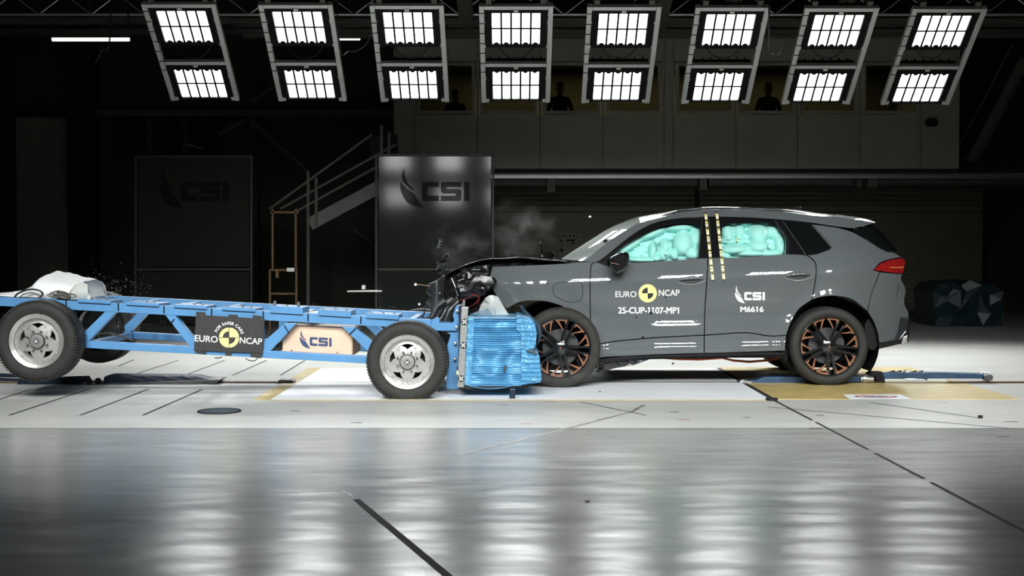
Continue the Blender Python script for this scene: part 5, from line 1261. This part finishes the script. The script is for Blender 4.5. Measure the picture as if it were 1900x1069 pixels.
# staircase with rails
st = empty('staircase', W(640, 620, 20), 'dark steel staircase with pale stringer rising behind the right signboard', 'staircase')
def bar_px(root, name, p, q, Y, a, b, m):
    mb = MB(); mb.bar(W(*p, Y), W(*q, Y), a, b); return mb.build(name, m, root)
bar_px(st, 'stringer', (575, 416), (735, 330), 20, .2, .06, 'rail_grey'); bar_px(st, 'stringer', (575, 416), (735, 330), 20.9, .2, .06, 'truss')
mb = MB()
for k in range(9):
    p = W(580 + 18 * k, 410 - 9.7 * k, 20.05); mb.box((p.x, 20.48, p.z), (.22, .8, .03))
mb.build('treads', 'truss', st)
for p, q in (((520, 388), (735, 268)), ((545, 395), (735, 290)), ((500, 388), (690, 250))): bar_px(st, 'handrail', p, q, 19.97, .035, .035, 'truss')
for x, y0, y1 in ((572, 318, 610), (587, 330, 420), (708, 232, 300), (722, 245, 300)): bar_px(st, 'post', (x, y0), (x, y1), 19.97, .045, .045, 'truss')
bar_px(st, 'landing', (690, 300), (740, 296), 20.3, .8, .08, 'wall_dark')
# ochre step frame
ol = empty('step_frame', W(526, 625, 18.5), 'tall ochre metal step frame standing between the two signboards', 'step frame')
for x0, y0, x1, y1 in ((506, 388, 506, 500), (549, 388, 549, 500), (502, 394, 554, 394), (501, 500, 501, 628), (550, 500, 550, 628), (501, 501, 550, 501), (503, 545, 548, 545), (503, 590, 548, 590)): bar_px(ol, 'frame_bar', (x0, y0), (x1, y1), 18.5, .028, .028, 'orange_metal')
mb = MB(); mb.prism_px([(511, 500), (517, 500), (517, 516), (511, 516)], 18.46, .03); mb.build('clamp', 'orange_metal', ol)
mb = MB(); mb.prism_px([(532, 497), (546, 497), (546, 504), (532, 504)], 18.45, .03); mb.build('tag_plate', 'alu', ol)
# camera bar
cb = empty('camera_bar', W(676, 541, 17), 'thin pale horizontal bar with a small camera at the left edge of the right signboard', 'camera bar')
mb = MB(); mb.prism_px([(644, 539.5), (707, 538), (709, 541.5), (644, 542)], 17, .06); mb.build('bar', 'alu', cb)
mb = MB(); mb.prism_px([(671, 529), (678, 529), (678, 537), (671, 537)], 17, .06); mb.build('camera_body', 'alu', cb, bevel=.003)
mb = MB(); mb.prism_px([(701, 530), (707, 530), (707, 539), (701, 539)], 17, .06); mb.build('clamp', 'black', cb)
mb = MB(); mb.bar(W(705, 541, 17.06), W(705, 628, 17.06), .03, .03); mb.build('stand', 'black', cb)
# speakers, stand and control panel at the shutter
def horn(cx, cy_, Y, label):
    r = empty('warning_horn', W(cx, cy_ + 10, Y), label, 'loudspeaker', 'box loudspeakers behind the hood')
    mb = MB(); mb.prism_px([(cx - 7, cy_ - 7), (cx + 7, cy_ - 7), (cx + 7, cy_ + 8), (cx - 7, cy_ + 8)], Y, .15); mb.build('cabinet', 'shutter_plain', r, bevel=.005)
    mb = MB(); mb.lathe([(.0005, .0), (.03, -.004), (.055, -.015), (.058, -.005), (.058, .01)], W(cx, cy_, Y), 24); mb.build('cone', 'black', r, smooth=40)
    mb = MB(); mb.bar(W(cx, cy_ + 8, Y + .07), Vector((W(cx, 0, Y).x, Y + .07, 0)), .04, .04); mb.build('stand', 'black', r); return r
M['shutter_plain'] = mat('grey_cabinet', (.22, .22, .19), .5); M['panel_grey'] = mat('grey_panel', (.125, .12, .09), .6)
horn(950, 475, 20, 'left of two small box loudspeakers showing above the crumpled hood'); horn(1022, 474, 20, 'right of two small box loudspeakers showing above the hood, beside a dark box')
eb = empty('equipment_box', W(1010, 490, 20), 'dark equipment box with a thin antenna between the loudspeaker and the hood', 'equipment')
mb = MB(); mb.prism_px([(1008, 468), (1018, 467), (1018, 484), (1008, 484)], 19.6, .12); mb.build('body', 'black', eb)
mb = MB(); mb.tube([W(1004, 451, 19.9), W(1006, 470, 19.9)], .012, 6); mb.lathe([(.0005, -.02), (.018, -.01), (.018, .01), (.0005, .02)], W(1003, 450, 19.9), 10, 1); mb.build('antenna', ['black', 'alu'], eb)
mb = MB(); mb.bar(W(1005, 474, 19.85), W(1013, 480, 19.85), .02, .03); mb.build('bracket', 'alu', eb)
mb = MB(); mb.bar(W(1012, 484, 19.66), Vector((W(1012, 0, 19.66).x, 19.66, 0)), .05, .05); mb.build('stand', 'black', eb)
cpn = empty('control_panel', W(1056, 475, YC + 2.36), 'flat grey control panel with small dark buttons on the shutter behind the windshield', 'control panel')
mb = MB(); mb.prism_px([(1036, 434), (1078, 434), (1078, 478), (1036, 478)], YC + 2.35, .04); mb.build('plate', 'panel_grey', cpn)
mb = MB()
for x, y, w_, h_ in ((1039, 439, 2.5, 3), (1046, 438, 2, 4), (1052, 439, 1.5, 2), (1058, 438, 3, 4), (1065, 438, 3, 4), (1071, 439, 2, 3), (1042, 447, 4, 4), (1059, 446, 17, 3), (1042, 464, 5.5, 5.5), (1063, 451, 4, 4), (1042, 457, 3, 3)): mb.prism_px([(x - w_ / 2, y - h_ / 2), (x + w_ / 2, y - h_ / 2), (x + w_ / 2, y + h_ / 2), (x - w_ / 2, y + h_ / 2)], YC + 2.33, .03)
mb.build('buttons', 'black', cpn)
# right side: wall lamp, exit sign plate, wrapped load, dark stairs
wl_ = empty('wall_lamp', W(1730, 227, YC), 'small black rounded wall lamp at the right end of the booth front', 'wall lamp')
mb = MB(); mb.prism_px([(1720, 224), (1724, 221), (1737, 221), (1741, 224), (1741, 231), (1737, 234), (1724, 234), (1720, 231)], YC - .12, .12); mb.build('lamp_body', 'black', wl_, bevel=.01)
mb = MB(); mb.prism_px([(1723, 232), (1738, 232), (1737, 234), (1724, 234)], YC - .11, .08); mb.build('lamp_glass', 'dark_grey', wl_)
es = empty('exit_sign', W(1814, 378, YB - .1), 'small dim pictogram sign on the dark wall at far right', 'sign')
mb = MB(); mb.prism_px([(1803, 367), (1825, 367), (1825, 390), (1803, 390)], YB - .05, .03); mb.build('plate', 'wall_dark', es)
mb = MB(); mb.prism_px([(1806, 371), (1812, 371), (1812, 386), (1806, 386)], YB - .06, .02); mb.prism_px([(1816, 372), (1820, 374), (1818, 379), (1821, 386), (1817, 386), (1815, 380)], YB - .06, .02); mb.build('pictogram', 'booth', es)
mb = MB(); random.seed(6)
P = [(1735, 605), (1732, 540), (1745, 526), (1768, 522), (1785, 530), (1800, 520), (1840, 528), (1864, 540), (1862, 605)]
wlo = crumple('wrapped_load', P, 20.5, 1.0, 'plastic_wrap', None, amp=.06, dens=.15, seed=6)
tag(wlo, 'bluish plastic wrapped pallet load in the dark behind the car tail', 'pallet load')
ds = empty('steel_stair', W(1840, 320, 23), 'very dark steel stair at the far right above the beam', 'staircase')
bar_px(ds, 'stringer', (1800, 300), (1900, 110), 22.6, .16, .05, 'truss'); bar_px(ds, 'stringer', (1806, 300), (1906, 110), 23.4, .16, .05, 'truss')
mb = MB()
for k in range(8):
    p = W(1806 + 11.5 * k, 290 - 22 * k, 22.65); mb.box((p.x, 23, p.z), (.3, .7, .03))
mb.build('treads', 'truss', ds); bar_px(ds, 'handrail', (1780, 270), (1880, 80), 22.58, .03, .03, 'truss')
# people at the booth windows
def person(px, py_head, Y, pose, label):
    h = W(px, py_head, Y); floorz = bz0
    r = empty('person', (h.x, Y, floorz), label, 'person', 'people at the booth windows')
    H = h.z - floorz + .12; s = H / 1.75
    pts = {'pel': (0, 0, .95), 'wst': (0, 0, 1.08), 'chs': (0, -.01, 1.32), 'nkb': (0, 0, 1.48), 'nk': (0, -.01, 1.54), 'shl': (-.17, 0, 1.43), 'shr': (.17, 0, 1.43), 'ell': (-.25, -.05, 1.16), 'elr': (.25, -.05, 1.16),
           'hl': (-.12 if pose else -.24, -.22, 1.02 + .12 * pose), 'hr': (.12 if pose else .24, -.22, 1.02 + .12 * pose), 'hipl': (-.09, 0, .9), 'hipr': (.09, 0, .9), 'knl': (-.1, -.03, .5), 'knr': (.1, -.03, .5), 'anl': (-.1, 0, .09), 'anr': (.1, 0, .09), 'tol': (-.11, -.16, .04), 'tor': (.11, -.16, .04)}
    rad = {'pel': .15, 'wst': .14, 'chs': .16, 'nkb': .075, 'nk': .055, 'shl': .075, 'shr': .075, 'ell': .05, 'elr': .05, 'hl': .035, 'hr': .035, 'hipl': .1, 'hipr': .1, 'knl': .065, 'knr': .065, 'anl': .045, 'anr': .045, 'tol': .04, 'tor': .04}
    E = [('pel', 'wst'), ('wst', 'chs'), ('chs', 'nkb'), ('nkb', 'nk'), ('chs', 'shl'), ('chs', 'shr'), ('shl', 'ell'), ('shr', 'elr'), ('ell', 'hl'), ('elr', 'hr'), ('pel', 'hipl'), ('pel', 'hipr'), ('hipl', 'knl'), ('hipr', 'knr'), ('knl', 'anl'), ('knr', 'anr'), ('anl', 'tol'), ('anr', 'tor')]
    K = list(pts); me = bpy.data.meshes.new('body'); me.from_pydata([Vector(pts[k]) * s for k in K], [(K.index(a), K.index(b)) for a, b in E], []); me.materials.append(M['cloth_dark'])
    o = bpy.data.objects.new('body', me); link(o, r); o.modifiers.new('skin', 'SKIN')
    for i, k in enumerate(K): me.skin_vertices[0].data[i].radius = (rad[k] * s, rad[k] * s * .8); me.skin_vertices[0].data[i].use_root = (k == 'pel')
    sb_ = o.modifiers.new('sub', 'SUBSURF'); sb_.levels = sb_.render_levels = 2
    bm = bmesh.new(); bmesh.ops.create_icosphere(bm, subdivisions=3, radius=.105 * s)
    for v in bm.verts:
        v.co.z *= 1.22; v.co.x *= .85
        if v.co.z < 0: v.co.x *= 1 + v.co.z * 1.2
        if v.co.y < -.06 * s and abs(v.co.x) < .02 * s and -.04 * s < v.co.z < .02 * s: v.co.y -= .018 * s
        v.co += Vector((0, -.015, 1.645)) * s
    me = bpy.data.meshes.new('head'); bm.to_mesh(me); bm.free(); me.materials.append(M['skin']); me.polygons.foreach_set('use_smooth', [True] * len(me.polygons)); hd = link(bpy.data.objects.new('head', me), o)
    bm = bmesh.new(); bmesh.ops.create_icosphere(bm, subdivisions=3, radius=.112 * s)
    bmesh.ops.delete(bm, geom=[v for v in bm.verts if v.co.z < .01 and v.co.y < .03 or v.co.z < -.05], context='VERTS')
    for v in bm.verts: v.co.z *= 1.22; v.co.x *= .87; v.co += Vector((0, -.008, 1.65)) * s
    me = bpy.data.meshes.new('hair'); bm.to_mesh(me); bm.free(); me.materials.append(M['hair']); me.polygons.foreach_set('use_smooth', [True] * len(me.polygons)); link(bpy.data.objects.new('hair', me), o)
    for sgn, k in ((-1, 'hl'), (1, 'hr')):
        mb = MB(); p = Vector(pts[k]) * s
        mb.tube([p, p + Vector((-sgn * .02, -.05, -.02)) * s, p + Vector((-sgn * .03, -.09, -.03)) * s], [.03 * s, .038 * s, .03 * s], 8)
        for q in range(4): b = p + Vector((-sgn * (.005 + .017 * q), -.09, -.03)) * s; mb.tube([b, b + Vector((0, -.035, -.015)) * s, b + Vector((0, -.05, -.045)) * s], [.009 * s, .008 * s, .006 * s], 6)
        b = p + Vector((-sgn * .04, -.05, -.02)) * s; mb.tube([b, b + Vector((-sgn * .03, -.02, 0)) * s], [.011 * s, .008 * s], 6); mb.build('hand', 'skin', o, local=True, smooth=60)
    return r
person(845, 181, YC + .7, 1, 'person in dark clothing behind the booth window between third and fourth racks')
person(1039, 167, YC + .7, 1, 'person in dark clothing behind the booth window between fourth and fifth racks')
person(1425, 168, YC + .8, 1, 'person in dark clothing behind the booth window between third and second racks from the right')
# loose chips thrown out by the crash
def chip(name, px, py, Y, size, m, label, seed, cat='debris'):
    rnd = random.Random(seed); mb = MB(); p = W(px, py, Y)
    P = [(size * rnd.uniform(.5, 1.1) * math.cos(R(a)), size * rnd.uniform(.4, .9) * math.sin(R(a))) for a in range(0, 360, 60)]
    mb.prism([(p.x + x, p.z + z) for x, z in P], Y, Y + .006); return tag(mb.build(name, m), label, cat, 'chips thrown up by the crash')
for i, (x, y, Y, s, m, l) in enumerate(((1208, 581, 11.2, .022, 'black', 'black chip in front of the door lettering digits'), (1181, 589.5, 11.2, .014, 'black', 'black chip below the start of the door lettering digits'), (1223, 595, 11.2, .012, 'black', 'small black chip below the end of the door lettering digits'),
        (1235, 551.5, 11.2, .015, 'black', 'black chip just below the letters right of the door roundel'), (1193.5, 626, 11.2, .018, 'black', 'black chip on the crease low on the front door'), (1248.5, 675, 11.3, .014, 'black', 'black chip in the air below the car sill'), (1113, 727, 10.9, .010, 'black', 'black chip right of the front wheel near the floor'),
        (1017, 527.5, 11.2, .012, 'black', 'black chip left of the charge flap'), (1132, 525, 11.2, .010, 'black', 'tiny black chip below the wing mirror'), (1124, 590, 11.2, .007, 'black', 'tiny black chip near the front edge of the front door'))):
    chip('plastic_chip', x, y, Y, s, m, l, i)
chip('glass_chip', 1095, 402, 11.5, .014, 'alu', 'bright chip flying high above the windshield', 51)
chip('glass_chip', 816, 544, 11.0, .006, 'white_mark', 'white speck left of the grey bumper cover', 52)
p = G(1090, 931); mb = MB(); mb.box((p.x, p.y, .006), (.022, .012, .010)); tag(mb.build('glass_chip', 'white_mark', bevel=.002), 'single white chip lying on the dark front floor', 'debris', 'chips thrown up by the crash')
mb = MB(); a, b = W(771, 528, 11.1), W(797, 531, 11.15); mb.tube([a, (a + b) / 2 + Vector((0, 0, .003)), b], .003, 5); mb.lathe([(.0005, -.012), (.012, -.006), (.012, .006), (.0005, .012)], a, 10, 1); tag(mb.build('flying_clip', ['wood_edge', 'white_mark']), 'white plastic clip on a thin stalk left of the crushed bumper', 'debris')
mb = MB(); mb.lathe([(.0005, -.008), (.010, -.004), (.010, .004), (.0005, .008)], W(778, 564.5, 11.0), 10); tag(mb.build('flying_clip', 'white_mark'), 'white round clip in the air above the trolley nose', 'debris')
# fine glittering dust over the trolley
rnd = random.Random(77); mb = MB()
for k in range(620):
    if k < 360: x, y = rnd.gauss(205, 45), rnd.gauss(540, 20)
    elif k < 500: x, y = rnd.uniform(560, 760), rnd.gauss(575, 6)
    else: x, y = rnd.uniform(225, 355), rnd.uniform(590, 640)
    if k < 500 and y > ty(x) - 3: continue
    Y = rnd.uniform(11.0, 11.7); p = W(x, y, Y); s = rnd.uniform(.0008, .0026)
    mb.add([p + Vector((s, 0, 0)), p + Vector((-s * .6, -s * .3, s)), p + Vector((-s * .6, s * .8, -s * .5)), p + Vector((0, -s, -s))], [(0, 1, 2), (0, 2, 3), (0, 3, 1), (1, 3, 2)])
tag(mb.build('dust_specks', 'white_mark'), 'fine bright dust specks in the air over and under the trolley top', 'dust', kind='stuff')
# smoke puffs
def puff(name, c, size, dens, label, scale=3.0, thr=.48):
    bm = bmesh.new(); bmesh.ops.create_icosphere(bm, subdivisions=3, radius=1); me = bpy.data.meshes.new(name); bm.to_mesh(me); bm.free()
    o = bpy.data.objects.new(name, me); link(o); o.location = c; o.scale = size
    m = bpy.data.materials.new(name); m.use_nodes = True; nt = m.node_tree; nt.nodes.remove(nt.nodes['Principled BSDF']); L = nt.links.new
    v = nt.nodes.new('ShaderNodeVolumePrincipled'); v.inputs['Color'].default_value = (.85, .86, .85, 1); v.inputs['Anisotropy'].default_value = .2
    tc = nt.nodes.new('ShaderNodeTexCoord'); ln = nt.nodes.new('ShaderNodeVectorMath'); ln.operation = 'LENGTH'; L(tc.outputs['Object'], ln.inputs[0])
    fo = nt.nodes.new('ShaderNodeMapRange'); fo.inputs[1].default_value = 1; fo.inputs[2].default_value = .2; fo.inputs[3].default_value = 0; fo.inputs[4].default_value = 1; L(ln.outputs['Value'], fo.inputs[0])
    n = nt.nodes.new('ShaderNodeTexNoise'); n.inputs['Scale'].default_value = scale; n.inputs['Detail'].default_value = 5; L(tc.outputs['Object'], n.inputs['Vector'])
    mr = nt.nodes.new('ShaderNodeMapRange'); mr.inputs[1].default_value = thr; mr.inputs[2].default_value = .75; mr.inputs[3].default_value = 0; mr.inputs[4].default_value = dens; L(n.outputs['Fac'], mr.inputs[0])
    mu = nt.nodes.new('ShaderNodeMath'); mu.operation = 'MULTIPLY'; L(fo.outputs[0], mu.inputs[0]); L(mr.outputs[0], mu.inputs[1]); L(mu.outputs[0], v.inputs['Density'])
    L(v.outputs[0], nt.nodes['Material Output'].inputs['Volume']); me.materials.append(m)
    return tag(o, label, 'smoke', kind='stuff')
puff('smoke_cloud', W(965, 425, 12.6), (.42, .35, .35), 1.2, 'thin grey smoke rising above the crumpled hood', 2.2)
puff('smoke_cloud', W(850, 460, 12.4), (.40, .35, .28), .8, 'faint smoke left of the hood before the right signboard', 2.2)
puff('dust_cloud', W(1030, 700, 11.0), (.40, .22, .13), 1.9, 'pale dust drifting around the bottom of the crushed front wheel', 2.4, .36)
